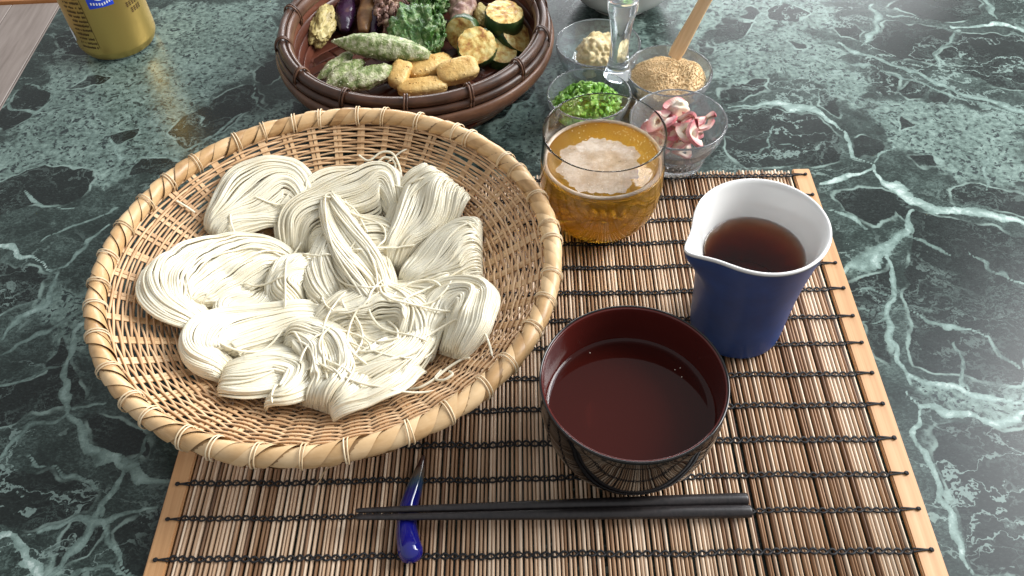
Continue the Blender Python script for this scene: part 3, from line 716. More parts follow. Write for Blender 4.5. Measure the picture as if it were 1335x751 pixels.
v = np.concatenate([v, v2, v3])
f = np.concatenate([f, f2 + len(A) * 2 * 5, f3 + len(A) * 2 * 5 + len(v2)])
c0 = mesh_np('stitching_cord', v, f, M['cord'], mat_root)
for i in range(1, 15):
    c = link_mesh('stitching_cord', c0.data, None, mat_root)
    c.location = (r.uniform(-0.0003, 0.0003), -i * 0.021845 + r.uniform(-0.0006, 0.0006), 0)
    c.scale = (1, r.uniform(0.85, 1.15), 1)
c0.scale = (1, 1, 1)
# ================================================================ bamboo noodle basket
BC = Vector((-0.1092, 0.3462, 0.0))
RZ = 0.054          # height of the rim centre
RH = 0.1345         # radius of the rim hoop


def bz(r):
    """height of the woven wall above the table at radius r"""
    t = np.clip((np.asarray(r, float) - 0.045) / (0.131 - 0.045), 0, 1.05)
    return 0.0095 + 0.0415 * t ** 1.55


basket = empty('bamboo_basket', BC)
tag(basket, 'large round tan woven bamboo basket holding white noodles', 'basket')
# profile sampled by arc length
pr = np.linspace(0.012, 0.1315, 600)
pz = bz(pr)
ds = np.concatenate([[0], np.cumsum(np.hypot(np.diff(pr), np.diff(pz)))])
NW = 46
th = np.linspace(0, 2 * np.pi, NW * 8 + 1)
sk = np.arange(0.020, ds[-1] - 0.001, 0.00222)
rg = np.random.default_rng(11)
for k, s in enumerate(sk):
    jit = 0.00035 * np.interp(th, np.linspace(0, 2 * np.pi, 24), np.append(rg.normal(size=23), 0))
    jit += 0.0002 * np.sin(3 * th + rg.random() * 6)
    jit *= np.minimum(1, np.minimum(th, 2 * np.pi - th) * 4)
    ss = np.clip(s + jit, 0, ds[-1])
    rr = np.interp(ss, ds, pr)
    zz = np.interp(ss, ds, pz)
    dr = np.interp(ss + 1e-3, ds, pr) - np.interp(ss - 1e-3, ds, pr)
    dz = np.interp(ss + 1e-3, ds, pz) - np.interp(ss - 1e-3, ds, pz)
    nl = np.hypot(dr, dz) + 1e-9
    # normal of the wall, inward and up
    nr, nz_ = -dz / nl, dr / nl
    amp = 0.00115 * min(1.0, rr.mean() / 0.075)
    cw = np.cos(NW / 2 * th)
    off = amp * (-1) ** k * np.sign(cw) * np.abs(cw) ** 0.7
    tr, tz = dr / nl, dz / nl
    ca, sa = np.cos(th), np.sin(th)
    sides = 6
    ang = np.arange(sides) * 2 * np.pi / sides
    wv = 0.00082 * (1 + 0.12 * rg.normal())
    tk = 0.00055
    R_ = rr[:, None] + nr[:, None] * (off[:, None] + tk * np.sin(ang)) + tr[:, None] * wv * np.cos(ang)
    Z_ = zz[:, None] + nz_[:, None] * (off[:, None] + tk * np.sin(ang)) + tz[:, None] * wv * np.cos(ang)
    V = np.stack([R_ * ca[:, None], R_ * sa[:, None], Z_], -1).reshape(-1, 3)
    n = len(th)
    j = np.arange(n - 1)[:, None] * sides
    kk = np.arange(sides)[None]
    F = np.stack([j + kk, j + (kk + 1) % sides, j + sides + (kk + 1) % sides, j + sides + kk], -1).reshape(-1, 4)
    mesh_np('weft_strand', V, F, M['weft'], basket)
# warps: pairs of flat strips
sw = np.linspace(0.010, ds[-1], 26)
rr, zz = np.interp(sw, ds, pr), np.interp(sw, ds, pz)
for pairside in (-1, 1):
    v, f = [], []
    for i, (a, z) in enumerate(zip(rr, zz)):
        hw = 0.00125 * min(1.0, a / 0.055)
        cx = pairside * 0.00150 * min(1.0, a / 0.055)
        for sx, dz in ((-1, -0.0003), (1, -0.0003), (1, 0.0004), (-1, 0.0004)):
            v.append((a, cx + sx * hw, z + dz))
    for i in range(len(rr) - 1):
        for k in range(4):
            f.append((i * 4 + k, i * 4 + (k + 1) % 4, i * 4 + 4 + (k + 1) % 4, i * 4 + 4 + k))
    me = bpy.data.meshes.new('warp_strip')
    me.from_pydata(v, [], f)
    me.materials.append(M['warp'])
    for m_ in range(NW):
        o = link_mesh('warp_strip', me, None, basket)
        o.rotation_euler = (0, 0, 2 * math.pi * m_ / NW + rg.normal() * 0.004)
lathe('base_plate', [(0, 0.0075), (0.03, 0.0075), (0.034, 0.0085), (0.03, 0.0098), (0, 0.0098)], 40, M['warp'], basket)
# rim: core hoop, wrapped strips, paired ties
n = 160
tt = np.linspace(0, 2 * np.pi, n + 1)
mi = np.linspace(0, 2 * np.pi, 13)[:-1]
V = np.stack([((RH + 0.0047 * np.cos(mi))[None] * np.cos(tt)[:, None]), ((RH + 0.0047 * np.cos(mi))[None] * np.sin(tt)[:, None]),
              np.broadcast_to(RZ + 0.0052 * np.sin(mi), (n + 1, 12))], -1).reshape(-1, 3)
j = np.arange(n)[:, None] * 12
kk = np.arange(12)[None]
F = np.stack([j + kk, j + 12 + kk, j + 12 + (kk + 1) % 12, j + (kk + 1) % 12], -1).reshape(-1, 4)
mesh_np('rim_hoop', V, F, M['hoop'], basket)


def rim_band(phi0, phi1, s_fun, width, lift0, lift1, a, b, nu=5, nv=26, thick=0.0):
    """strip wound on the rim: s is angle along the rim, phi runs round the section"""
    v, f = [], []
    for i in range(nv):
        t = i / (nv - 1)
        phi = phi0 + (phi1 - phi0) * t
        for k in range(nu):
            u = k / (nu - 1) - 0.5
            s = s_fun(t) + u * width
            lf = lift0 + (lift1 - lift0) * (u + 0.5) + 0.0005 * (1 - 4 * u * u)
            R_ = RH + (a + lf) * math.cos(phi)
            v.append((R_ * math.cos(s), R_ * math.sin(s), RZ + (b + lf) * math.sin(phi)))
    for i in range(nv - 1):
        for k in range(nu - 1):
            q = i * nu + k
            f.append((q, q + 1, q + nu + 1, q + nu))
    return v, f


NWR = 78
pitch = 2 * math.pi / NWR
rw = random.Random(8)
for i in range(NWR):
    s0 = i * pitch + rw.uniform(-0.12, 0.12) * pitch
    adv = pitch * rw.uniform(2.6, 3.6)
    wd = pitch * rw.uniform(1.05, 1.25)
    lf0 = rw.uniform(-0.0002, 0.0003)
    v, f = rim_band(-0.6, 2 * math.pi - 0.5, lambda t: s0 + adv * (t - 0.5), wd, lf0, lf0 + rw.uniform(0.0008, 0.0018), 0.0043, 0.0048)
    o = mesh_np('binding_strip', v, f, M['wrap'], basket)
NT_ = 37
for i in range(NT_):
    s0 = (i + rw.uniform(-0.28, 0.28)) * 2 * math.pi / NT_
    for s_ in (-1, 1):
        tl = rw.uniform(-0.004, 0.034)
        v, f = rim_band(-0.8, math.pi + 0.9, lambda t: s0 + s_ * 0.0068 + tl * (t - 0.5), 0.0066, 0.0014, 0.0014, 0.0050, 0.0055, 4, 18)
        mesh_np('binding_tie', v, f, M['tie'], basket)
wp = catmull([(0.0186, -0.1376, 0.050), (0.0080, -0.1290, 0.030), (0.0012, -0.1268, 0.014), (-0.0035, -0.1247, 0.0048)], 16)
tube_obj('loose_tie_end', wp, 0.00035, 5, M['tie'], basket)

# ================================================================ noodles
NR = 0.00076


def floor_z(xy):
    d = np.hypot(xy[..., 0] - BC.x, xy[..., 1] - BC.y)
    return bz(d) + 0.0016


def noodle_bundle(idx, spine, H, nstr, seed):
    g = np.random.default_rng(seed)
    N = 46
    S = catmull(np.array(spine), N)
    c, hw = S[:, :2], np.maximum(S[:, 2], 0.003) * 1.27
    t = np.linspace(0, 1, N)
    T = np.gradient(c, axis=0)
    T /= np.linalg.norm(T, axis=1, keepdims=True)
    Nn = np.stack([-T[:, 1], T[:, 0]], -1)
    # shells: outer, mid, inner; the strands hold together in locks that share their drift
    P = []
    md = [(g.normal() * 0.10, g.uniform(1.0, 4.0), g.uniform(3, 10), g.random() * 6.28) for _ in range(5)]
    lk = [(g.uniform(0.015, 0.045), g.uniform(5, 11), g.uniform(-5, 5), g.random() * 6.28) for _ in range(4)]
    twist = g.normal() * 0.35
    for sh, frac in ((1.0, 0.58), (0.83, 0.32)):
        ns = int(nstr * frac)
        a0 = np.linspace(-1.3, 1.3, ns) + g.normal(size=ns) * 0.03
        for a in a0:
            drift = g.normal() * 0.06
            if g.random() < 0.05:
                drift = g.choice([-1, 1]) * g.uniform(0.5, 1.1)
            aa = a + (drift + twist) * (t - 0.5)
            for m_, ka, kt, p_ in md:
                aa = aa + m_ * np.sin(ka * a + kt * t + p_)
            aa = aa + 0.025 * np.sin(g.uniform(6, 14) * t + g.random() * 6.28)
            aa = np.clip(aa, -1.5, 1.5)
            t0, t1 = -0.01 + 0.03 * g.random(), 0.98 + 0.03 * g.random()
            prof = np.sqrt(np.clip(1 - np.abs(2 * (t - t0) / (t1 - t0) - 1) ** 4.0, 0.0, 1))
            s_ = sh * (1 + 0.018 * g.normal()) * np.ones_like(t)
            for m_, ka, kt, p_ in lk:
                s_ = s_ * (1 + m_ * np.sin(ka * a + kt * t + p_))
            lat = hw * s_ * np.sin(aa) * 1.05
            xy = c + Nn * lat[:, None]
            z = floor_z(xy) + H * s_ * np.cos(aa) ** 0.8 * prof
            P.append(np.concatenate([xy, z[:, None]], 1))
    P = np.array(P)
    # shared waviness: the whole skein undulates
    for q in range(3):
        k = g.normal(size=2) * 85
        w = 0.0011 * np.sin(P[..., 0] * k[0] + P[..., 1] * k[1] + g.random() * 6.28)
        P[..., 0] += w * g.normal() * 0.6
        P[..., 1] += w * g.normal() * 0.6
        P[..., 2] += np.abs(w) * 0.7
    return P


def surf_top(Ps, cell=0.003):
    """height map of all strands, used to lay loose strands on top"""
    hm = {}
    for P in Ps:
        for p in P.reshape(-1, 3)[::2]:
            k = (int(p[0] // cell), int(p[1] // cell))
            if hm.get(k, -1) < p[2]:
                hm[k] = p[2]
    return hm


bundles = []
for i, (nm, H, spine) in enumerate(NOODLES):
    hwm = max(s[2] for s in spine)
    bundles.append(noodle_bundle(i, spine, H, int(104 + hwm * 8400), 100 + i))
hm = surf_top(bundles)
NLAB = {
    'back left': 'white noodle bundle at the back left of the basket, fanning toward the rim',
    'back centre': 'white noodle bundle at the back middle of the basket with a stray tail',
    'back right': 'fanned white noodle bundle at the back right of the basket, nearest the beer glass',
    'right': 'folded white noodle bundle farthest right in the basket, below the fanned back right one',
    'lower right': 'arched white noodle bundle on the right of the basket, nearest the red bowl',
    'centre': 'tall white noodle bundle running down the middle of the heap',
    'centre streak': 'narrow strip of straight white noodles left of the tall middle bundle',
    'left': 'long white noodle bundle farthest left in the basket with a folded end',
    'centre left': 'small swirled white noodle bundle between the left bundle and the middle bundle',
    'lower left': 'white noodle bundle just below the farthest left one, folded at its left end',
    'bottom left': 'white noodle bundle at the lower left edge of the heap',
    'bottom': 'swirled white noodle bundle hanging lowest in front, at the bottom of the heap',
    'lower centre': 'tangled nest of white noodles with loose loops below the middle bundle',
    'bottom right': 'loose white noodle bundle between the tangled nest and the front edge',
    'upper middle': 'white noodle bundle behind the tall middle one, joining the back bundles',
    'right middle': 'low white noodle bundle between the nest and the farthest right one',
    'nest fill': 'low white noodle strands filling the middle of the tangled nest',
    'left gap': 'low white noodle strands tucked between the two folded left bundles',
    'bottom edge': 'thin white noodle bundle along the lower right front edge of the heap',
}
rg = np.random.default_rng(77)
for i, (nm, H, spine) in enumerate(NOODLES):
    P = bundles[i]
    t = np.linspace(0, 1, P.shape[1])
    taper = np.clip(np.minimum(t, 1 - t) * 30 + 0.15, 0, 1)
    R = NR * rg.uniform(0.85, 1.15, (len(P), 1)) * taper[None]
    # loose strands and curls lying on top
    loose = []
    nl = 4 if nm in ('lower centre', 'bottom right', 'bottom') else 1
    for q in range(nl):
        N = P.shape[1]
        k0 = rg.integers(8, 38)
        st = P[rg.integers(0, len(P)), k0]
        ang = rg.random() * 6.28
        turn = rg.choice([-1, 1]) * rg.uniform(0.015, 0.075)
        dt = np.cumsum(turn * (0.6 + 0.8 * np.sin(np.linspace(0, rg.uniform(2, 7), N))) )
        step = rg.uniform(0.0010, 0.0017)
        dx, dy = np.cumsum(np.cos(ang + dt)) * step, np.cumsum(np.sin(ang + dt)) * step
        dx, dy = dx - dx[N // 2], dy - dy[N // 2]
        xy = np.stack([st[0] + dx, st[1] + dy], -1)
        z = np.array([max(hm.get((int(a // 0.003), int(b // 0.003)), -1), float(floor_z(np.array([a, b])))) for a, b in xy])
        z = np.convolve(np.pad(z, 7, 'edge'), np.ones(15) / 15, 'valid') + 0.0016
        loose.append(np.concatenate([xy, z[:, None]], 1))
    P = np.concatenate([P, np.array(loose)])
    R = np.concatenate([R, np.broadcast_to(NR * taper[None], (nl, P.shape[1]))])
    v, f = tubes(P, R, 5, 0.85)
    o = mesh_np('noodle_bundle', v - np.array(P[:, :, :].reshape(-1, 3).mean(0) * [1, 1, 0]), f, M['noodle'])
    o.location = tuple(P.reshape(-1, 3).mean(0) * [1, 1, 0])
    tag(o, NLAB[nm], 'noodles', 'noodle bundles in the bamboo basket')


def loose_noodle(pts, label, lift=0.0018, r_=0.0008):
    p = catmull(np.array([(a, b, 0.0) for a, b in pts]), 40)
    p[:, 2] = floor_z(p[:, :2]) + lift
    c = p.mean(0)
    o = tube_obj('loose_noodle', p - c, r_, 7, M['noodle'])
    o.location = tuple(c)
    tag(o, label, 'noodle', 'stray noodles on the basket')


loose_noodle([(-0.2161, 0.4075), (-0.2105, 0.4058), (-0.2055, 0.4036)], 'single short noodle stuck on the back left basket wall')
loose_noodle([(-0.0600, 0.2640), (-0.0530, 0.2640), (-0.0450, 0.2690), (-0.0380, 0.2760), (-0.0300, 0.2800), (-0.0255, 0.2790)], 'stray noodle trailing from the heap toward the red bowl')
loose_noodle([(-0.0420, 0.2755), (-0.0450, 0.2690), (-0.0400, 0.2650), (-0.0350, 0.2680), (-0.0370, 0.2720)], 'small curled stray noodle on the basket wall near the red bowl')
loose_noodle([(-0.1020, 0.4520), (-0.0950, 0.4480), (-0.0860, 0.4520), (-0.0780, 0.4500), (-0.0730, 0.4400), (-0.0720, 0.4300)], 'stray noodle looping up the back basket wall', 0.0075)
loose_noodle([(-0.0990, 0.4420), (-0.0900, 0.4460), (-0.0830, 0.4490), (-0.0765, 0.4440), (-0.0770, 0.4320)], 'stray noodle behind the back middle bundle', 0.007)

# ================================================================ lacquer soup bowl
bowl = empty('soup_bowl', (0.0592, 0.2388, 0.004))
tag(bowl, 'round lacquer bowl, black outside and red inside, filled with dark dipping soup', 'bowl')
out_p = smooth_prof([(0.0240, 0.0), (0.0262, 0.0006), (0.0268, 0.0035), (0.0290, 0.0058), (0.0375, 0.0140), (0.0440, 0.0280), (0.0470, 0.0440), (0.0477, 0.0580), (0.0474, 0.0648)], 44)
lathe('bowl_body', [(0, 0.001)] + out_p + [(0.0468, 0.0655)], 96, M['lacquer_out'], bowl)
in_p = smooth_prof([(0.0468, 0.0655), (0.0455, 0.0645), (0.0452, 0.0560), (0.0440, 0.0420), (0.0405, 0.0270), (0.0330, 0.0150), (0.0200, 0.0085), (0.0, 0.0075)], 40)
in_p[-1] = (0.0, 0.0075)
lathe('bowl_lining', in_p, 96, M['lacquer_in'], bowl)
v_ = [(0.0471 + 0.0006 * math.cos(a), 0.0655 + 0.0006 * math.sin(a)) for a in np.linspace(0, 2 * np.pi, 9)[:-1]]
lathe('bowl_rim', v_, 96, M['lacquer_out'], bowl, closed=True)
lvl = 0.0405
soup = lathe('dipping_soup', [(0, 0.0073)] + [(r_ + 0.0003, z_ - 0.0002) for r_, z_ in in_p[::-1][1:] if z_ < lvl - 0.001] + [(0.0444, lvl + 0.0016), (0.0436, lvl + 0.0007), (0.0424, lvl + 0.0002), (0.0405, lvl), (0, lvl)], 96, M['soup'])
soup.location = bowl.location
tag(soup, 'dark reddish brown dipping soup in the lacquer bowl', 'soup')
rs = random.Random(4)
for i in range(4):
    a, d = rs.uniform(0.2, 2.2), rs.uniform(0.034, 0.041)
    bm = bmesh.new()
    bmesh.ops.create_icosphere(bm, subdivisions=2, radius=rs.uniform(0.00025, 0.0004))
    o = mesh_bm('surface_bubble', bm, M['bubble'], soup)
    o.location = (d * math.cos(a), d * math.sin(a), lvl)

# ================================================================ sauce jug
jug = empty('sauce_jug', (0.1378, 0.3203, 0.004))
tag(jug, 'dark blue ceramic jug with white inside and pouring lip, part full of brown sauce', 'jug')
SA = rad(201)


def spout(r, z, a):
    d = (a - SA + math.pi) % (2 * math.pi) - math.pi
    k = min(1, max(0, (z - 0.050) / 0.038))
    k = k * k * (3 - 2 * k)
    broad = math.exp(-(d / 0.42) ** 2)
    tip = math.exp(-abs(d / 0.20) ** 1.6)
    return r + k * (0.0028 * broad + 0.0088 * tip)


gp = smooth_prof([(0.0252, 0.0002), (0.0274, 0.0022), (0.0283, 0.012), (0.0292, 0.030), (0.0308, 0.050), (0.0335, 0.070), (0.0358, 0.083), (0.0366, 0.0868)], 40)
lathe('blue_glaze', gp, 144, M['blue'], jug, mod=spout)
bp = [(0, 0.0006)] + [(r_ - 0.0004, z_) for r_, z_ in gp] + [(0.0369, 0.0882), (0.0367, 0.0890), (0.0360, 0.0892), (0.0352, 0.0888)]
bp += smooth_prof([(0.0343, 0.0872), (0.0312, 0.0780), (0.0284, 0.0670), (0.0268, 0.0500), (0.0256, 0.0300), (0.0245, 0.0130), (0.0215, 0.0070), (0.0, 0.0055)], 34)
bp[-1] = (0.0, 0.0055)
lathe('jug_body', bp, 144, M['porcelain'], jug, mod=spout)
lv = 0.0660
ts = lathe('dipping_sauce', [(0, 0.0052), (0.0217, 0.0067), (0.0248, 0.0128), (0.0259, 0.0300), (0.0271, 0.0500), (0.0286, lv + 0.0006), (0.0280, lv + 0.0002), (0.0272, lv), (0, lv)], 96, M['tsuyu'])
ts.location = jug.location
tag(ts, 'clear dark brown dipping sauce inside the blue jug', 'sauce')

# ================================================================ glass of beer
glass = empty('beer_glass', (0.0630, 0.4205, 0.0042))
tag(glass, 'rounded clear glass tumbler of amber beer beside the basket', 'glass')
go = smooth_prof([(0.0, 0.0), (0.016, 0.0), (0.0250, 0.0012), (0.0325, 0.0075), (0.0382, 0.0190), (0.0407, 0.0340), (0.0407, 0.0480), (0.0400, 0.0620), (0.0394, 0.0760)], 46)
go[0] = (0.0, 0.0)
gi = smooth_prof([(0.0383, 0.0760), (0.0388, 0.0620), (0.0394, 0.0480), (0.0394, 0.0345), (0.0367, 0.0205), (0.0310, 0.0105), (0.0240, 0.0052), (0.0130, 0.0038), (0.0, 0.0038)], 46)
gi[-1] = (0.0, 0.0038)
lathe('glass_body', go + [(0.0394 - 0.00055 + 0.00055 * math.cos(q_), 0.0760 + 0.0006 * math.sin(q_)) for q_ in np.linspace(0.3, 2.8, 7)] + gi, 112, M['glass'], glass)
bl = 0.0535
bi = [p for p in gi if p[1] < bl - 0.001][::-1]
beer = lathe('beer', [(0.0, 0.0036)] + [(r_ + 0.0003, z_ - 0.0001) for r_, z_ in bi[1:]] + [(0.0395, bl), (0.0, bl)], 112, M['beer'])
beer.location = glass.location
tag(beer, 'amber beer with a patch of pale foam in the tumbler', 'beer')
# foam: ring against the wall and an uneven patch
ring = [(0.0379 + 0.0013 * math.cos(a), bl + 0.0005 + 0.0011 * math.sin(a)) for a in np.linspace(0, 2 * np.pi, 9)[:-1]]
lathe('foam_ring', ring, 112, M['foam'], beer, closed=True)
nv_, nr_ = 120, 16
v, f = [(-0.0035, -0.006, bl + 0.0008)], []
for k in range(1, nr_ + 1):
    for i in range(nv_):
        a = 2 * math.pi * i / nv_
        e = Vector((math.cos(a) * 1.6, math.sin(a) * 1.6, 3.3))
        R_ = 0.0275 + 0.0050 * mn.noise(e) + 0.0035 * mn.noise(e * 3) + 0.0022 * mn.noise(e * 8) + 0.0012 * mn.noise(e * 17)
        q = k / nr_
        rr_ = R_ * q
        x_, y_ = -0.0035 + rr_ * math.cos(a), -0.0060 + rr_ * math.sin(a) * 0.98
        l_ = math.hypot(x_, y_)
        if l_ > 0.0378:
            x_, y_ = x_ * 0.0378 / l_, y_ * 0.0378 / l_
        z_ = bl + 0.0002 + 0.0006 * (1 - q ** 3) + 0.00022 * mn.noise(Vector((x_ * 220, y_ * 220, 0)))
        v.append((x_, y_, z_))
for i in range(nv_):
    f.append((0, 1 + i, 1 + (i + 1) % nv_))
for k in range(nr_ - 1):
    for i in range(nv_):
        a, b = 1 + k * nv_ + i, 1 + k * nv_ + (i + 1) % nv_
        f.append((a, a + nv_, b + nv_, b))
mesh_np('foam_patch', v, f, M['foam'], beer)
bm = bmesh.new()
for i in range(150):
    a = rs.uniform(0, 6.28)
    d = 0.0366 * math.sqrt(rs.random())
    if i < 60:
        a = rs.uniform(-0.3, 1.2)
        d = rs.uniform(0.026, 0.036)
    mm = Matrix.Translation((d * math.cos(a), d * math.sin(a), bl + (0.0003 if i < 60 else 0.0008)))
    bmesh.ops.create_icosphere(bm, subdivisions=1, radius=rs.uniform(0.00015, 0.00036), matrix=mm)
o = mesh_bm('foam_bubbles', bm, M['bubble'], beer)
o['kind'] = 'stuff'

# ================================================================ chopsticks and rest
for tip, end, lab in (((-0.0862, 0.1996, 0.0172), (0.1195, 0.2009, 0.0080), 'black lacquered chopstick nearer the soup bowl'),
                      ((-0.0860, 0.1959, 0.0170), (0.1200, 0.1940, 0.0080), 'black lacquered chopstick nearer the front edge')):
    tip, end = np.array(tip), np.array(end)
    L = np.linalg.norm(end - tip)
    t = np.array([0, 0.01, 0.03, 0.08, 0.16, 0.3, 0.5, 0.7, 0.85, 0.97, 0.995, 1.0])
    rr_ = np.interp(t, [0, 0.01, 0.16, 0.5, 0.85, 0.99, 1.0], [0.0010, 0.0014, 0.0019, 0.0028, 0.0034, 0.0035, 0.0032])
    p = tip + (end - tip) * t[:, None]
    p[1:4, 2] += 0.0
    o = tube_obj('chopstick', p - tip, rr_, 16, M['chop'])
    o.location = tuple(tip)
    tag(o, lab, 'chopstick', 'pair of black chopsticks')
rc = np.array([-0.0572, 0.2036, 0.0])
rp = catmull([(-0.0530, 0.2345, 0.0098), (-0.0552, 0.2245, 0.0088), (-0.0577, 0.2142, 0.0085), (-0.0603, 0.2030, 0.0086), (-0.0603, 0.1920, 0.0090), (-0.0585, 0.1820, 0.0100), (-0.0555, 0.1735, 0.0104)], 60)
sl = np.concatenate([[0], np.cumsum(np.linalg.norm(np.diff(rp, axis=0), axis=1))])
rrad = np.interp(sl / sl[-1], [0, 0.05, 0.15, 0.3, 0.5, 0.7, 0.88, 1.0], [0.0009, 0.0017, 0.0029, 0.0044, 0.0050, 0.0055, 0.0064, 0.0066])
rem = np.clip((sl[-1] - sl) / 0.0066, 0, 1)
rrad *= np.sqrt(np.clip(1 - (1 - rem) ** 2, 0.002, 1))
o = tube_obj('chopstick_rest', rp - rc, rrad, 20, M['rest'])
o.location = tuple(rc)
tag(o, 'small curved cobalt blue glazed chopstick rest with brown tip', 'chopstick rest')

# ================================================================ beer can
can = empty('beer_can', (-0.3415, 0.6715, 0.0))
tag(can, 'gold beer can with blue round badge at the back left corner of the table', 'can')
RC = 0.0336
lathe('can_body', smooth_prof([(0.0298, 0.0025), (0.0312, 0.0045), (0.0330, 0.0085), (RC, 0.0125), (RC, 0.03), (RC, 0.06), (RC, 0.09), (RC, 0.108), (0.0325, 0.113), (0.0275, 0.1195)], 50), 72, M['gold'], can)
lathe('can_base', [(0, 0.008), (0.022, 0.0045), (0.0262, 0.0), (0.0282, 0.0), (0.0300, 0.0026)], 72, M['alu'], can)
lathe('can_lid', [(0.0275, 0.1195), (0.0280, 0.1210), (0.0268, 0.1215), (0.0255, 0.1195), (0, 0.1195)], 72, M['alu'], can)


def can_patch(name, shape, mat, lift, parent, res=1):
    """shape: list of polygons in (angle deg, height m) on the can wall, turned so 0 faces the viewer"""
    v, f = [], []
    for poly in shape:
        b = len(v)
        for a, h in poly:
            t = rad(-90 + a)
            v.append(((RC + lift) * math.cos(t), (RC + lift) * math.sin(t), h))
        f.append(tuple(range(b, b + len(poly))))
    return mesh_np(name, v, f, mat, parent, False)


def quads(a0, a1, h0, h1, n=6):
    e = np.linspace(a0, a1, n + 1)
    return [[(e[i], h0), (e[i + 1], h0), (e[i + 1], h1), (e[i], h1)] for i in range(n)]


bad = can_patch('badge', quads(6, 40, 0.0535, 0.080, 10), M['can_blue'], 0.0002, can)
disc = []
for rr0, rr1 in ((0.0, 1.0),):
    for i in range(24):
        a, b = 2 * math.pi * i / 24, 2 * math.pi * (i + 1) / 24
        disc.append([(24, 0.0675), (24 + 11.5 * math.cos(a), 0.0675 + 0.0078 * math.sin(a)), (24 + 11.5 * math.cos(b), 0.0675 + 0.0078 * math.sin(b))])
can_patch('badge_disc', disc, M['can_white'], 0.0005, bad)
marks = []
for i, a in enumerate(np.linspace(10, 38, 9)):
    h = 0.0550 + 0.0016 * abs(i - 4) * 0.3
    marks.append([(a, h), (a + 1.8, h), (a + 1.8, h + 0.0022), (a, h + 0.0022)])
can_patch('badge_lettering', marks, M['can_white'], 0.0004, bad)
ink = []
for row in range(13):
    h = 0.016 + row * 0.0042
    a = -34.0 + (row % 3)
    while a < -6:
        w = rs.uniform(0.9, 2.1)
        if rs.random() < 0.82:
            ink.append([(a, h), (a + w, h), (a + w, h + rs.uniform(0.0010, 0.0021)), (a, h + 0.0016)])
            if rs.random() < 0.5:
                ink.append([(a + w * 0.3, h - 0.0006), (a + w * 0.55, h - 0.0006), (a + w * 0.55, h + 0.0024), (a + w * 0.3, h + 0.0024)])
        a += w + 0.5
for row, (a0, n_) in enumerate(((58, 3), (55, 6), (60, 4))):
    h = 0.052 - row * 0.0062
    for i in range(n_):
        a = a0 + i * 5.0
        for q in range(3):
            hh = h + q * 0.0015
            ink.append([(a, hh), (a + 3.9, hh), (a + 3.9, hh + 0.0007), (a, hh + 0.0007)])
        ink.append([(a + 1.5, h - 0.0006), (a + 2.5, h - 0.0006), (a + 2.5, h + 0.0042), (a + 1.5, h + 0.0042)])
can_patch('printed_lettering', ink, M['can_ink'], 0.00025, can)['kind'] = 'stuff'
can_patch('seam_line', quads(-4.4, -3.8, 0.0168, 0.10, 1), M['can_ink'], 0.00022, can)
wb = []
for i in range(20):
    a, b = 2 * math.pi * i / 20, 2 * math.pi * (i + 1) / 20
    wb.append([(-52, 0.024), (-52 + 7 * math.cos(a), 0.024 + 0.0068 * math.sin(a)), (-52 + 7 * math.cos(b), 0.024 + 0.0068 * math.sin(b))])
can_patch('white_mark', wb, M['can_white'], 0.0003, can)

# ================================================================ white bowl at the back
wbowl = lathe('white_bowl', smooth_prof([(0.0, 0.0), (0.026, 0.0), (0.030, 0.003), (0.044, 0.014), (0.056, 0.036), (0.062, 0.058), (0.0605, 0.059), (0.054, 0.037), (0.042, 0.017), (0.026, 0.008), (0.0, 0.007)], 60), 72, M['porcelain'])
wbowl.location = (0.1115, 0.7050, 0.0)
tag(wbowl, 'plain white bowl behind the glass condiment dish, mostly out of the frame', 'bowl')

# ================================================================ glass condiment dish
dish = empty('condiment_dish', (0.0893, 0.5495, 0.0))
tag(dish, 'clear glass condiment dish of three joined cups round a glass handle', 'dish')
DZ = 0.032
lobes = {'ginger': (0.0783, 0.5916, 0.0345), 'scallion': (0.0648, 0.5249, 0.0322), 'sesame': (0.1293, 0.5501, 0.0338)}
for nm, (lx, ly, lr) in lobes.items():
    op = smooth_prof([(0.0, 0.0005), (0.016, 0.0005), (0.0215, 0.004), (0.028, 0.013), (0.0325, 0.025), (0.0335, DZ - 0.0006)], 26)
    ip = smooth_prof([(0.0318, DZ - 0.0006), (0.0302, 0.025), (0.0258, 0.014), (0.0190, 0.0065), (0.012, 0.0045), (0.0, 0.0042)], 24)
    op[0], ip[-1] = (0.0, 0.0005), (0.0, 0.0042)
    k = lr / 0.0335
    o = lathe('glass_cup', [(a * k, b) for a, b in op + [(0.03265 + 0.00085 * math.cos(q_), DZ - 0.0006 + 0.0009 * math.sin(q_)) for q_ in np.linspace(0.3, 2.8, 7)] + ip], 80, M['dish_glass'], dish)
    o.location = (lx - 0.0893, ly - 0.5495, 0)
# web that joins the cups, and the handle standing on it
lathe('glass_web', [(0, 0.004), (0.008, 0.004), (0.0095, 0.012), (0.0085, 0.026), (0.006, 0.0285), (0, 0.0285)], 6, M['dish_glass'], dish)
hp = smooth_prof([(0.0, 0.0287), (0.0095, 0.0287), (0.0105, 0.0310), (0.0098, 0.0350), (0.0082, 0.0400), (0.0072, 0.0520), (0.0076, 0.0660), (0.0090, 0.0780), (0.0100, 0.0830), (0.0112, 0.0870), (0.0112, 0.0920), (0.0098, 0.0955), (0.0, 0.0962)], 54)
hp[0], hp[-1] = (0.0, 0.0287), (0.0, 0.0962)
lathe('glass_handle', hp, 48, M['dish_glass'], dish)

# ginger
o = lump('grated_ginger', (0.0185, 0.0160, 0.0165), 0.34, 1.6, 3, M['ginger'], sub=5, fine=0.45)
o.location = (0.0800, 0.5890, 0.0225)
tag(o, 'pale yellow mound of grated ginger in the glass dish', 'ginger')
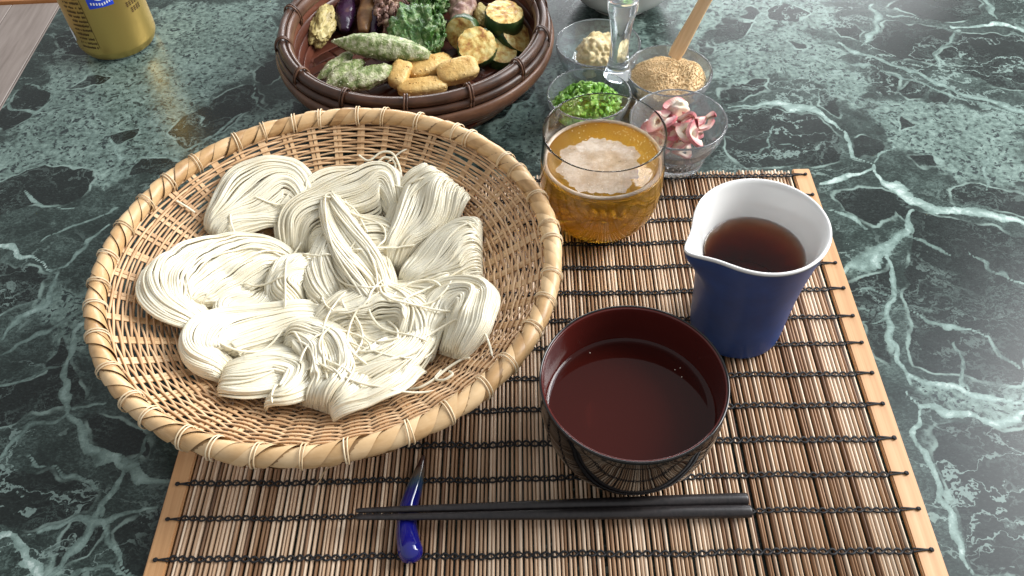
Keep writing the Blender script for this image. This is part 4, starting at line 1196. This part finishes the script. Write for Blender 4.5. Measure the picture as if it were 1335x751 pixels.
# scallion
pz_ = []
for i in range(330):
    a, d = rs.uniform(0, 6.283), 0.0265 * math.sqrt(rs.random())
    h = 0.0185 + 0.018 * (1 - (d / 0.0275) ** 2) * (0.6 + 0.4 * rs.random())
    h = min(h, 0.040)
    pz_.append((d * math.cos(a), d * math.sin(a), h))
v, f = [], []
for c in pz_:
    R_, hgt = rs.uniform(0.0014, 0.0026), rs.uniform(0.0007, 0.0018)
    q = Matrix.Rotation(rs.uniform(-1.4, 1.4), 3, 'X') @ Matrix.Rotation(rs.uniform(-1.4, 1.4), 3, 'Y')
    b = len(v)
    for rr_, z_ in ((R_, -hgt), (R_, hgt), (R_ * 0.62, hgt), (R_ * 0.62, -hgt)):
        for k in range(8):
            p = q @ Vector((rr_ * math.cos(k * math.pi / 4), rr_ * math.sin(k * math.pi / 4) * 0.85, z_))
            v.append((p.x + c[0], p.y + c[1], p.z + c[2]))
    for m_ in range(4):
        for k in range(8):
            f.append((b + m_ * 8 + k, b + m_ * 8 + (k + 1) % 8, b + ((m_ + 1) % 4) * 8 + (k + 1) % 8, b + ((m_ + 1) % 4) * 8 + k))
o = mesh_np('chopped_scallion', v, f, M['chive'], None, False)
o.location = (0.0648, 0.5249, 0.0)
tag(o, 'bright green chopped scallion filling the front left glass cup', 'scallion', kind='stuff')
lump('scallion_bed', (0.0245, 0.0245, 0.0125), 0.12, 3, 5, M['chive'], o, 4).location = (0, 0, 0.0155)


# sesame
def heap(x, y):
    d = math.hypot(x, y) / 0.0305
    z = 0.0205 + 0.0150 * max(0, 1 - d * d) ** 0.7 + 0.0035 * mn.noise(Vector((x * 70, y * 70, 4))) - 0.0060 * math.exp(-((x - 0.004) ** 2 + (y - 0.013) ** 2) / 0.00007)
    z += 0.004 * math.exp(-((x - 0.016) ** 2 + (y + 0.002) ** 2) / 0.0002)
    return z


v, f = [(0, 0, heap(0, 0))], []
for k in range(1, 29):
    for i in range(72):
        a, d = 2 * math.pi * i / 72, 0.0300 * k / 28
        x_, y_ = d * math.cos(a), d * math.sin(a)
        z_ = heap(x_, y_) + 0.0007 * mn.noise(Vector((x_ * 900, y_ * 900, 1)))
        if k == 28:
            z_ -= 0.010
            x_, y_ = x_ * 0.86, y_ * 0.86
        v.append((x_, y_, z_))
for i in range(72):
    f.append((0, 1 + i, 1 + (i + 1) % 72))
for k in range(27):
    for i in range(72):
        a, b = 1 + k * 72 + i, 1 + k * 72 + (i + 1) % 72
        f.append((a, a + 72, b + 72, b))
se = mesh_np('ground_sesame', v, f, M['sesame'])
se.location = (0.1290, 0.5501, 0.0)
tag(se, 'tan heap of ground sesame in the right glass cup', 'sesame', kind='stuff')
bm = bmesh.new()
for i in range(1900):
    a, d = rs.uniform(0, 6.283), 0.0290 * math.sqrt(rs.random())
    x_, y_ = d * math.cos(a), d * math.sin(a)
    mm = Matrix.Translation((x_, y_, heap(x_, y_) + 0.0004)) @ Matrix.Rotation(rs.uniform(0, 6.28), 4, 'Z') @ Matrix.Rotation(rs.uniform(-1, 1), 4, 'X') @ Matrix.Diagonal((0.0006 * rs.uniform(0.6, 1.3), 0.0010 * rs.uniform(0.6, 1.3), 0.0005, 1))
    vs = [bm.verts.new(mm @ Vector(c)) for c in ((1, 0, 0), (0, 1, 0), (-1, 0, 0), (0, -1, 0), (0, 0, 1), (0, 0, -1))]
    for q in range(4):
        bm.faces.new((vs[q], vs[(q + 1) % 4], vs[4]))
        bm.faces.new((vs[(q + 1) % 4], vs[q], vs[5]))
o = mesh_bm('sesame_grains', bm, M['sesame'], se)
o['kind'] = 'stuff'
# wooden spoon standing in the sesame
sp0, sp1 = Vector((0.1341, 0.5600, 0.0360)), Vector((0.1690, 0.5750, 0.1130))
bm = bmesh.new()
n_ = 14
prev = None
dirv = (sp1 - sp0)
L = dirv.length
for i in range(n_):
    t = i / (n_ - 1)
    w = 0.0053 + 0.0006 * math.cos(t * 6) - (0.001 if i == 0 else 0)
    ring = [bm.verts.new((sx * w, sy * 0.0013, t * L)) for sx, sy in ((-1, -0.4), (-0.85, -1), (0.85, -1), (1, -0.4), (1, 0.4), (0.85, 1), (-0.85, 1), (-1, 0.4))]
    if prev:
        for k in range(8):
            bm.faces.new((prev[k], prev[(k + 1) % 8], ring[(k + 1) % 8], ring[k]))
    else:
        bm.faces.new(ring[::-1])
    prev = ring
bm.faces.new(prev)
o = mesh_bm('wooden_spoon', bm, M['spoon'], None, False)
zax = dirv.normalized()
xax = Vector((0.93, -0.30, 0.0))
xax = (xax - zax * xax.dot(zax)).normalized()
yax = zax.cross(xax)
o.matrix_world = Matrix(((xax.x, yax.x, zax.x, sp0.x), (xax.y, yax.y, zax.y, sp0.y), (xax.z, yax.z, zax.z, sp0.z), (0, 0, 0, 1)))
tag(o, 'flat light wooden spoon standing in the ground sesame', 'spoon')

# ================================================================ cut glass bowl of myoga
cut = empty('cut_glass_bowl', (0.1236, 0.4764, 0.0))
tag(cut, 'small clear cut glass bowl with ribbed foot holding sliced myoga', 'bowl')


def facet(r, z, a):
    if 0.001 < z < 0.021 and r > 0.017:
        k = math.sin((z - 0.001) / 0.020 * math.pi)
        return r + 0.0010 * k * (abs(math.sin(18 * a + z * 420)) + abs(math.sin(18 * a - z * 420)) - 0.9)
    return r


op = [(0.0, 0.0005)] + smooth_prof([(0.0190, 0.0005), (0.0205, 0.0030), (0.0218, 0.0080), (0.0232, 0.0140), (0.0250, 0.0205), (0.0300, 0.0265), (0.0332, 0.0350), (0.0345, 0.0424)], 44)
ip = smooth_prof([(0.0328, 0.0424), (0.0312, 0.0350), (0.0280, 0.0280), (0.0230, 0.0220), (0.0190, 0.0140), (0.0150, 0.0080), (0.0, 0.0070)], 28)
ip[-1] = (0.0, 0.0070)
lathe('bowl_body', op + [(0.03365 + 0.00085 * math.cos(q_), 0.0424 + 0.0009 * math.sin(q_)) for q_ in np.linspace(0.3, 2.8, 7)] + ip, 144, M['dish_glass'], cut, mod=facet)
rm = random.Random(21)
for i in range(24):
    R_ = rm.uniform(0.0078, 0.0120)
    inner = R_ * rm.uniform(0.30, 0.52)
    bm = bmesh.new()
    nn = 26
    rows = []
    gap = rm.uniform(0.0, 0.9) if i % 3 else 0.0
    wob_, ph_ = rm.uniform(0.0008, 0.0026), rm.uniform(0, 6)
    hs = rm.uniform(0.0009, 0.0016)
    for k in range(nn):
        a = gap / 2 + (2 * math.pi - gap) * k / nn
        ro = R_ * (1 + 0.10 * math.sin(3 * a + ph_))
        zz_ = wob_ * math.sin(2 * a + ph_)
        rows.append([bm.verts.new((q * math.cos(a), q * math.sin(a) * 0.85, zz_ + h)) for q, h in ((ro, -hs), (ro, hs), (inner, hs * 0.8), (inner, -hs))])
    for k in range(nn if gap == 0 else nn - 1):
        A_, B_ = rows[k], rows[(k + 1) % nn]
        for q in range(4):
            bm.faces.new((A_[q], A_[(q + 1) % 4], B_[(q + 1) % 4], B_[q]))
    o = mesh_bm('myoga_slice', bm, M['myoga'], None, False)
    a, d = rm.uniform(0, 6.283), 0.021 * math.sqrt(rm.random())
    lay = i / 24
    o.location = (0.1236 + d * math.cos(a) * (0.65 + 0.35 * lay), 0.4764 + d * math.sin(a) * (0.65 + 0.35 * lay), 0.027 + 0.022 * lay - 0.4 * (d ** 2) / 0.03)
    o.rotation_euler = (rm.uniform(-0.8, 0.8), rm.uniform(-0.8, 0.8), rm.uniform(0, 6.28))
    tag(o, 'pink and white ring slice of myoga heaped in the cut glass bowl', 'myoga', 'sliced myoga in the cut glass bowl')
o = lump('myoga_tip', (0.0075, 0.0055, 0.0085), 0.25, 2.2, 9, M['myoga'])
o.location = (0.1245, 0.4850, 0.0440)
o.rotation_euler = (0.3, 0.4, 0.2)
tag(o, 'pointed pink myoga tip standing at the back of the cut glass bowl', 'myoga')

# ================================================================ dark basket of tempura
DC = Vector((-0.0690, 0.5985, 0.0))
db = empty('dark_basket', DC)
tag(db, 'dark brown round bamboo basket of tempura at the back', 'basket')


def ring_obj(name, R_, z, a, b, mat, tilt=0.0, n=120, m=12, wav=0.0):
    pr_ = []
    for k in range(m):
        p = 2 * math.pi * k / m
        x_, y_ = a * math.cos(p), b * math.sin(p)
        pr_.append((R_ + x_ * math.cos(tilt) - y_ * math.sin(tilt), z + x_ * math.sin(tilt) + y_ * math.cos(tilt)))
    return lathe(name, pr_, n, mat, db, closed=True, mod=lambda r_, z_, an: r_ * (1 + wav * math.sin(5 * an) + 0.5 * wav * math.sin(13 * an + 1)))


ring_obj('rim_hoop', 0.1040, 0.0530, 0.0032, 0.0042, M['basket_dark'], 0.3, wav=0.0016)
ring_obj('rim_hoop', 0.0985, 0.0500, 0.0022, 0.0050, M['basket_dark'], -0.25, wav=0.002)
ring_obj('rim_hoop', 0.1072, 0.0462, 0.0028, 0.0034, M['basket_dark'], 0.0, wav=0.0012)
ring_obj('belly_band', 0.1085, 0.0365, 0.0032, 0.0068, M['basket_dark'], -0.22, wav=0.0012)
ring_obj('belly_band', 0.1000, 0.0250, 0.0030, 0.0062, M['basket_dark'], -0.62, wav=0.0012)
ring_obj('foot_hoop', 0.0840, 0.0085, 0.0042, 0.0086, M['basket_dark'], -0.45)
for q, (R_, z_) in enumerate(((0.0990, 0.043), (0.0975, 0.0345), (0.0950, 0.0265), (0.0920, 0.0195))):
    ring_obj('wall_band', R_, z_, 0.0012, 0.0046, M['basket_red'], -0.25, wav=0.0015)
for i in range(14):
    a = 2 * math.pi * i / 14 + 0.21
    for s_ in (-0.006, 0.006):
        t = np.linspace(0, 2 * np.pi, 18)
        R_ = 0.1030 + 0.0068 * np.cos(t)
        Z_ = 0.0475 + 0.0115 * np.sin(t)
        an = a + s_ * 1.6 + 0.01 * np.sin(t)
        tube_obj('lashing', np.stack([R_ * np.cos(an), R_ * np.sin(an), Z_], -1), 0.0008, 5, M['basket_dark'], db)
PW = 0.0100
nb = 19
for d_ in (0, 1):
    for i in range(nb):
        c = (i - (nb - 1) / 2) * PW
        half = math.sqrt(max(0, 0.0935 ** 2 - c * c))
        if half < 0.01:
            continue
        xs_ = np.arange(-math.floor(half / (PW / 2)) * PW / 2, half, PW / 2)
        v, f = [], []
        for x_ in xs_:
            jx = int(round(x_ / PW + (nb - 1) / 2))
            up = ((i - jx if d_ else jx - i) // 2) % 2
            if d_:
                up = ((jx - i) * -1 // 2) % 2
                z_ = 0.0160 + (0.0006 if (((i - jx) // 2) % 2) == 1 else -0.0006)
            else:
                z_ = 0.0160 + (0.0006 if (((jx - i) // 2) % 2) == 0 else -0.0006)
            for e in (-1, -0.8, 0.8, 1):
                zz_ = z_ + (0.0004 if abs(e) < 1 else 0)
                v.append((x_, c + e * PW * 0.47, zz_) if not d_ else (c + e * PW * 0.47, x_, zz_))
        for k in range(len(xs_) - 1):
            for e in range(3):
                q = k * 4 + e
                f.append((q, q + 4, q + 5, q + 1) if not d_ else (q, q + 1, q + 5, q + 4))
        o = mesh_np('base_strip', v, f, M['basket_red'], db, False)
        o.rotation_euler = (0, 0, rad(40))
lathe('base_board', [(0, 0.012), (0.090, 0.012), (0.092, 0.0145), (0, 0.0145)], 64, M['basket_dark'], db)


def capsule(name, p0, p1, radii, mat, ridges=0, amp=0.12, seed=0, flat=1.0, bow=0.0, fz=90.0, ns=26, nseg=34):
    """long uneven tempura piece between two points"""
    p0, p1 = np.array(p0), np.array(p1)
    c = (p0 + p1) / 2
    ax_ = (p1 - p0)
    L_ = np.linalg.norm(ax_)
    ax_ = ax_ / L_
    side = np.cross(ax_, [0, 0, 1.0])
    side /= np.linalg.norm(side)
    upv = np.cross(side, ax_)
    v, f = [], []
    ts_ = np.linspace(0, 1, nseg)
    tr_ = np.linspace(0, 1, len(radii))
    for t in ts_:
        R_ = np.interp(t, tr_, radii)
        cc = (p0 - c) + ax_ * L_ * t + side * bow * math.sin(math.pi * t)
        for k in range(ns):
            a = 2 * math.pi * k / ns
            rr_ = R_ * (1 + (0.07 * math.cos(ridges * a) if ridges else 0))
            p = cc + side * rr_ * math.cos(a) + upv * rr_ * math.sin(a) * flat
            e = Vector(p * fz) + Vector((seed, seed * 2, 0))
            kz = amp * mn.noise(e) + amp * 0.6 * mn.noise(e * 2.7) + amp * 0.4 * mn.noise(e * 6)
            p = p + (side * math.cos(a) + upv * math.sin(a)) * R_ * kz
            v.append(tuple(p))
    for i in range(nseg - 1):
        for k in range(ns):
            f.append((i * ns + k, i * ns + (k + 1) % ns, (i + 1) * ns + (k + 1) % ns, (i + 1) * ns + k))
    f.append(tuple(range(ns))[::-1])
    f.append(tuple((nseg - 1) * ns + k for k in range(ns)))
    o = mesh_np(name, v, f, mat)
    o.location = tuple(c)
    return o


def crumbs(o, n, size, mat, seed):
    """ragged bits of batter standing off the piece"""
    rr0 = random.Random(seed)
    me = o.data
    bm = bmesh.new()
    for _ in range(n):
        v = me.vertices[rr0.randrange(len(me.vertices))]
        s = size * rr0.uniform(0.4, 1.3)
        q = Matrix.Translation(v.co) @ v.normal.to_track_quat('Z', 'Y').to_matrix().to_4x4() @ Matrix.Rotation(rr0.uniform(0, 6.28), 4, 'Z') @ Matrix.Rotation(rr0.uniform(-0.7, 0.7), 4, 'X')
        pts = [(rr0.uniform(0.6, 1.5) * s, 0, 0), (-0.5 * s, rr0.uniform(0.5, 1.3) * s, 0), (-0.6 * s, -rr0.uniform(0.5, 1.2) * s, 0), (0, 0, rr0.uniform(0.5, 1.1) * s), (0, 0, -s)]
        vs = [bm.verts.new(q @ Vector(p)) for p in pts]
        for f3 in ((0, 1, 3), (1, 2, 3), (2, 0, 3), (1, 0, 4), (2, 1, 4), (0, 2, 4)):
            bm.faces.new([vs[i] for i in f3])
    k = mesh_bm('batter_crumbs', bm, mat, o, False)
    k['kind'] = 'stuff'


OKR = [0.0008, 0.0040, 0.0068, 0.0085, 0.0092, 0.0092, 0.0086, 0.0078, 0.0066, 0.0030]
for key, k, lab, sd in (('okraA', 1.08, 'longest okra tempura lying across the top of the okra pile', 1),
                        ('okraB', 0.68, 'okra tempura farthest left, partly hidden under the longest one', 2),
                        ('okraC', 0.70, 'okra tempura in the middle of the three lower ones', 3),
                        ('okraD', 0.92, 'okra tempura in front, beside the golden fried pieces', 4)):
    a, b = ITEMS[key]
    o = capsule('okra_tempura', a, b, [r_ * k for r_ in OKR], M['okra'], 5, 0.13, sd * 5, bow=0.002 * (-1) ** sd, fz=150)
    tag(o, lab, 'okra', 'okra tempura in the dark basket')
    crumbs(o, 130, 0.0006, M['crumb'], sd)
for key, lab, sd, mt in (('egg1', 'dark purple fried eggplant strip next to the yellow fritter', 1, 'eggplant'), ('egg2', 'brown and purple eggplant strip beside the leafy fritter', 2, 'egg_flesh')):
    a, b = ITEMS[key]
    o = capsule('eggplant_tempura', a, b, [0.004, 0.0075, 0.0085, 0.0085, 0.0082, 0.006], M[mt], 0, 0.16, sd * 7, 0.8, fz=90)
    tag(o, lab, 'eggplant', 'eggplant tempura in the dark basket')
    if mt == 'egg_flesh':
        a2, b2 = (a[0] + 0.008, a[1] - 0.001, a[2] - 0.001), (b[0] + 0.009, b[1], b[2] - 0.001)
        o2 = capsule('skin', a2, b2, [0.003, 0.005, 0.0055, 0.0055, 0.005, 0.003], M['eggplant'], 0, 0.15, 31, 1.0)
        o2.parent = o
        o2.location = tuple(Vector(o2.location) - Vector(o.location))


def place_lump(name, key, size, amp, freq, seed, mat, rot, lab, cat, grp=None, dz=0.0, sub=5):
    o = lump(name, size, amp, freq, seed, mat, None, sub, 0.35, 3.2 if mat == M['nugget'] else 2.0)
    x_, y_, z_ = ITEMS[key][0]
    o.location = (x_, y_, z_ + dz)
    o.rotation_euler = rot
    tag(o, lab, cat, grp)
    crumbs(o, 90, 0.0008, mat, seed)
    return o


place_lump('mushroom_tempura', 'mush', (0.0115, 0.0215, 0.0080), 0.42, 1.9, 4, M['mush'], (0.25, 0.0, -0.06), 'yellowish wrinkled tempura piece at the far left of the dark basket', 'tempura')
# nuggets
G_ = 'golden fried pieces in the dark basket'
place_lump('fried_nugget', 'n1', (0.0080, 0.0120, 0.0075), 0.07, 1.2, 11, M['nugget'], (0.3, 0.2, -0.35), 'golden fried piece standing beside the front okra', 'tempura', G_)
place_lump('fried_nugget', 'n2', (0.0140, 0.0092, 0.0060), 0.07, 1.2, 12, M['nugget'], (0.2, -0.1, 0.25), 'golden fried piece second from the okra, behind the front one', 'tempura', G_)
place_lump('fried_nugget', 'n3', (0.0165, 0.0105, 0.0062), 0.07, 1.2, 13, M['nugget'], (0.35, -0.1, 0.2), 'largest golden fried piece leaning on the browned zucchini slice', 'tempura', G_)
place_lump('fried_nugget', 'n4', (0.0195, 0.0080, 0.0055), 0.07, 1.2, 14, M['nugget'], (0.1, 0.0, 0.12), 'long flat golden fried piece lying in front at the basket rim', 'tempura', G_)
place_lump('fried_nugget', 'n5', (0.0110, 0.0080, 0.0075), 0.07, 1.2, 15, M['nugget'], (0.1, 0.2, 0.6), 'golden fried piece at the back of its pile, next to the leafy fritter', 'tempura', G_)


def zucchini(key, R_, th_, rot, lab, seed):
    root = empty('zucchini_tempura', ITEMS[key][0])
    root.rotation_euler = rot
    tag(root, lab, 'zucchini', 'fried zucchini slices in the dark basket')
    n, e = 64, Vector((seed, 0, 0))

    def wob2(r_, z_, a):
        d = Vector((math.cos(a), math.sin(a), z_ * 60)) * 2.2 + e
        return r_ * (1 + 0.05 * mn.noise(d) + 0.05 * mn.noise(d * 3.5))
    lathe('skin', [(R_ * 0.93, -th_), (R_ * 1.0, -th_ * 0.8), (R_ * 1.02, 0), (R_ * 1.0, th_ * 0.75), (R_ * 0.95, th_ * 0.92)], n, M['zuc_skin'], root, mod=wob2)
    for s_ in (1, -1):
        v, f = [(0, 0, s_ * th_ * 1.04)], []
        for k in range(1, 13):
            for i in range(n):
                a = 2 * math.pi * i / n
                rr_ = wob2(R_ * 0.97 * k / 12, s_ * th_, a)
                z_ = s_ * (th_ * (1.04 - 0.12 * (k / 12) ** 6) + 0.0007 * mn.noise(Vector((rr_ * math.cos(a) * 260, rr_ * math.sin(a) * 260, seed))))
                v.append((rr_ * math.cos(a), rr_ * math.sin(a), z_))
        for i in range(n):
            f.append((0, 1 + i, 1 + (i + 1) % n))
        for k in range(11):
            for i in range(n):
                a, b = 1 + k * n + i, 1 + k * n + (i + 1) % n
                f.append((a, a + n, b + n, b))
        mesh_np('cut_face', v, f, M['zuc_face'], root)
    return root


zucchini('zu1', 0.0158, 0.0072, (0.12, 0.08, 0.3), 'bright yellow round zucchini slice on top at the right of the dark basket', 2)
zucchini('zu2', 0.0160, 0.0052, (0.50, -0.25, 0.5), 'browned round zucchini slice leaning behind the largest golden piece', 5)
zucchini('zu3', 0.0140, 0.0050, (1.0, -1.1, 0.2), 'zucchini slice on edge showing its green skin beside the browned slice', 8)
zucchini('zu4', 0.0150, 0.0060, (0.5, 0.55, 0.3), 'zucchini slice underneath the bright yellow one, against the right basket wall', 11)
zucchini('zu5', 0.0135, 0.0055, (0.2, 0.2, 0.1), 'zucchini slice lowest on the right, mostly hidden behind the browned one', 14)


def crumple(name, key, sx, sy, amp, seed, mat, rot, lab, cat, frilly=3.0):
    n = 56
    v, f = [], []
    for j in range(n):
        for i in range(n):
            u, w = i / (n - 1) * 2 - 1, j / (n - 1) * 2 - 1
            rr_ = math.hypot(u, w)
            m_ = max(abs(u), abs(w)) / (rr_ + 1e-6)
            u2, w2 = u * m_, w * m_
            e = Vector((u2 * frilly + seed, w2 * frilly, seed))
            edge = 1 + 0.22 * mn.noise(e * 1.3) + 0.12 * mn.noise(e * 4)
            z_ = amp * (mn.noise(e) + 0.5 * mn.noise(e * 2.3) + 0.22 * mn.noise(e * 5) + 0.08 * mn.noise(e * 11)) + 0.006 * (1 - u2 * u2 - w2 * w2)
            x_, y_ = u2 * sx * edge, w2 * sy * edge
            v.append((x_ + 0.35 * amp * mn.noise(e * 2 + Vector((9, 0, 0))), y_ + 0.35 * amp * mn.noise(e * 2 + Vector((0, 9, 0))), z_))
    for j in range(n - 1):
        for i in range(n - 1):
            q = j * n + i
            f.append((q, q + 1, q + n + 1, q + n))
    o = mesh_np(name, v, f, mat)
    md = o.modifiers.new('thickness', 'SOLIDIFY')
    md.thickness = 0.0016
    o.location = ITEMS[key][0]
    o.rotation_euler = rot
    tag(o, lab, cat)
    return o


crumple('leaf_tempura', 'shiso', 0.020, 0.026, 0.0065, 3, M['shiso'], (0.45, -0.1, 0.2), 'dark green crumpled leaf tempura in the middle of the dark basket', 'tempura', 1.7)
crumple('leaf_tempura', 'shiso2', 0.012, 0.020, 0.006, 8, M['shiso'], (0.7, 0.3, -0.2), 'greyish green leaf tempura hanging down beside the golden pieces', 'tempura', 1.7)
crumple('purple_fritter', 'pur1', 0.013, 0.020, 0.012, 5, M['purple'], (0.5, 0.3, 0.5), 'brown curled fritter between the eggplant and the green leaf', 'tempura', 3.6)
crumple('purple_fritter', 'pur1b', 0.016, 0.016, 0.010, 15, M['purple'], (0.3, 0.1, 1.5), 'brown fritter behind the curled one at the top of the frame', 'tempura', 3.6)
o = capsule('purple_fritter', ITEMS['pur2'][0][:2] + (0.030,), (ITEMS['pur2'][0][0] + 0.012, ITEMS['pur2'][0][1] + 0.030, 0.042), [0.002, 0.007, 0.0095, 0.0095, 0.008, 0.004], M['purple'], 0, 0.28, 40, 0.7)
tag(o, 'purple streaked myoga tempura right of the green leaf', 'tempura')
o = capsule('purple_fritter', (-0.0400, 0.6180, 0.032), (-0.0230, 0.6550, 0.042), [0.002, 0.006, 0.0085, 0.009, 0.008, 0.004], M['purple'], 0, 0.28, 47, 0.7)
tag(o, 'pinkish myoga tempura between the purple one and the zucchini on edge', 'tempura')
place_lump('fried_nugget', 'gold', (0.009, 0.012, 0.008), 0.25, 1.8, 19, M['mush'], (0.3, 0.2, 0.4), 'yellow brown fritter behind the bright yellow zucchini slice', 'tempura')
crumple('leaf_tempura', 'lem', 0.018, 0.015, 0.009, 21, M['shiso'], (0.3, 0.0, 0.9), 'green leaf tempura at the back, cut by the top of the frame', 'tempura')
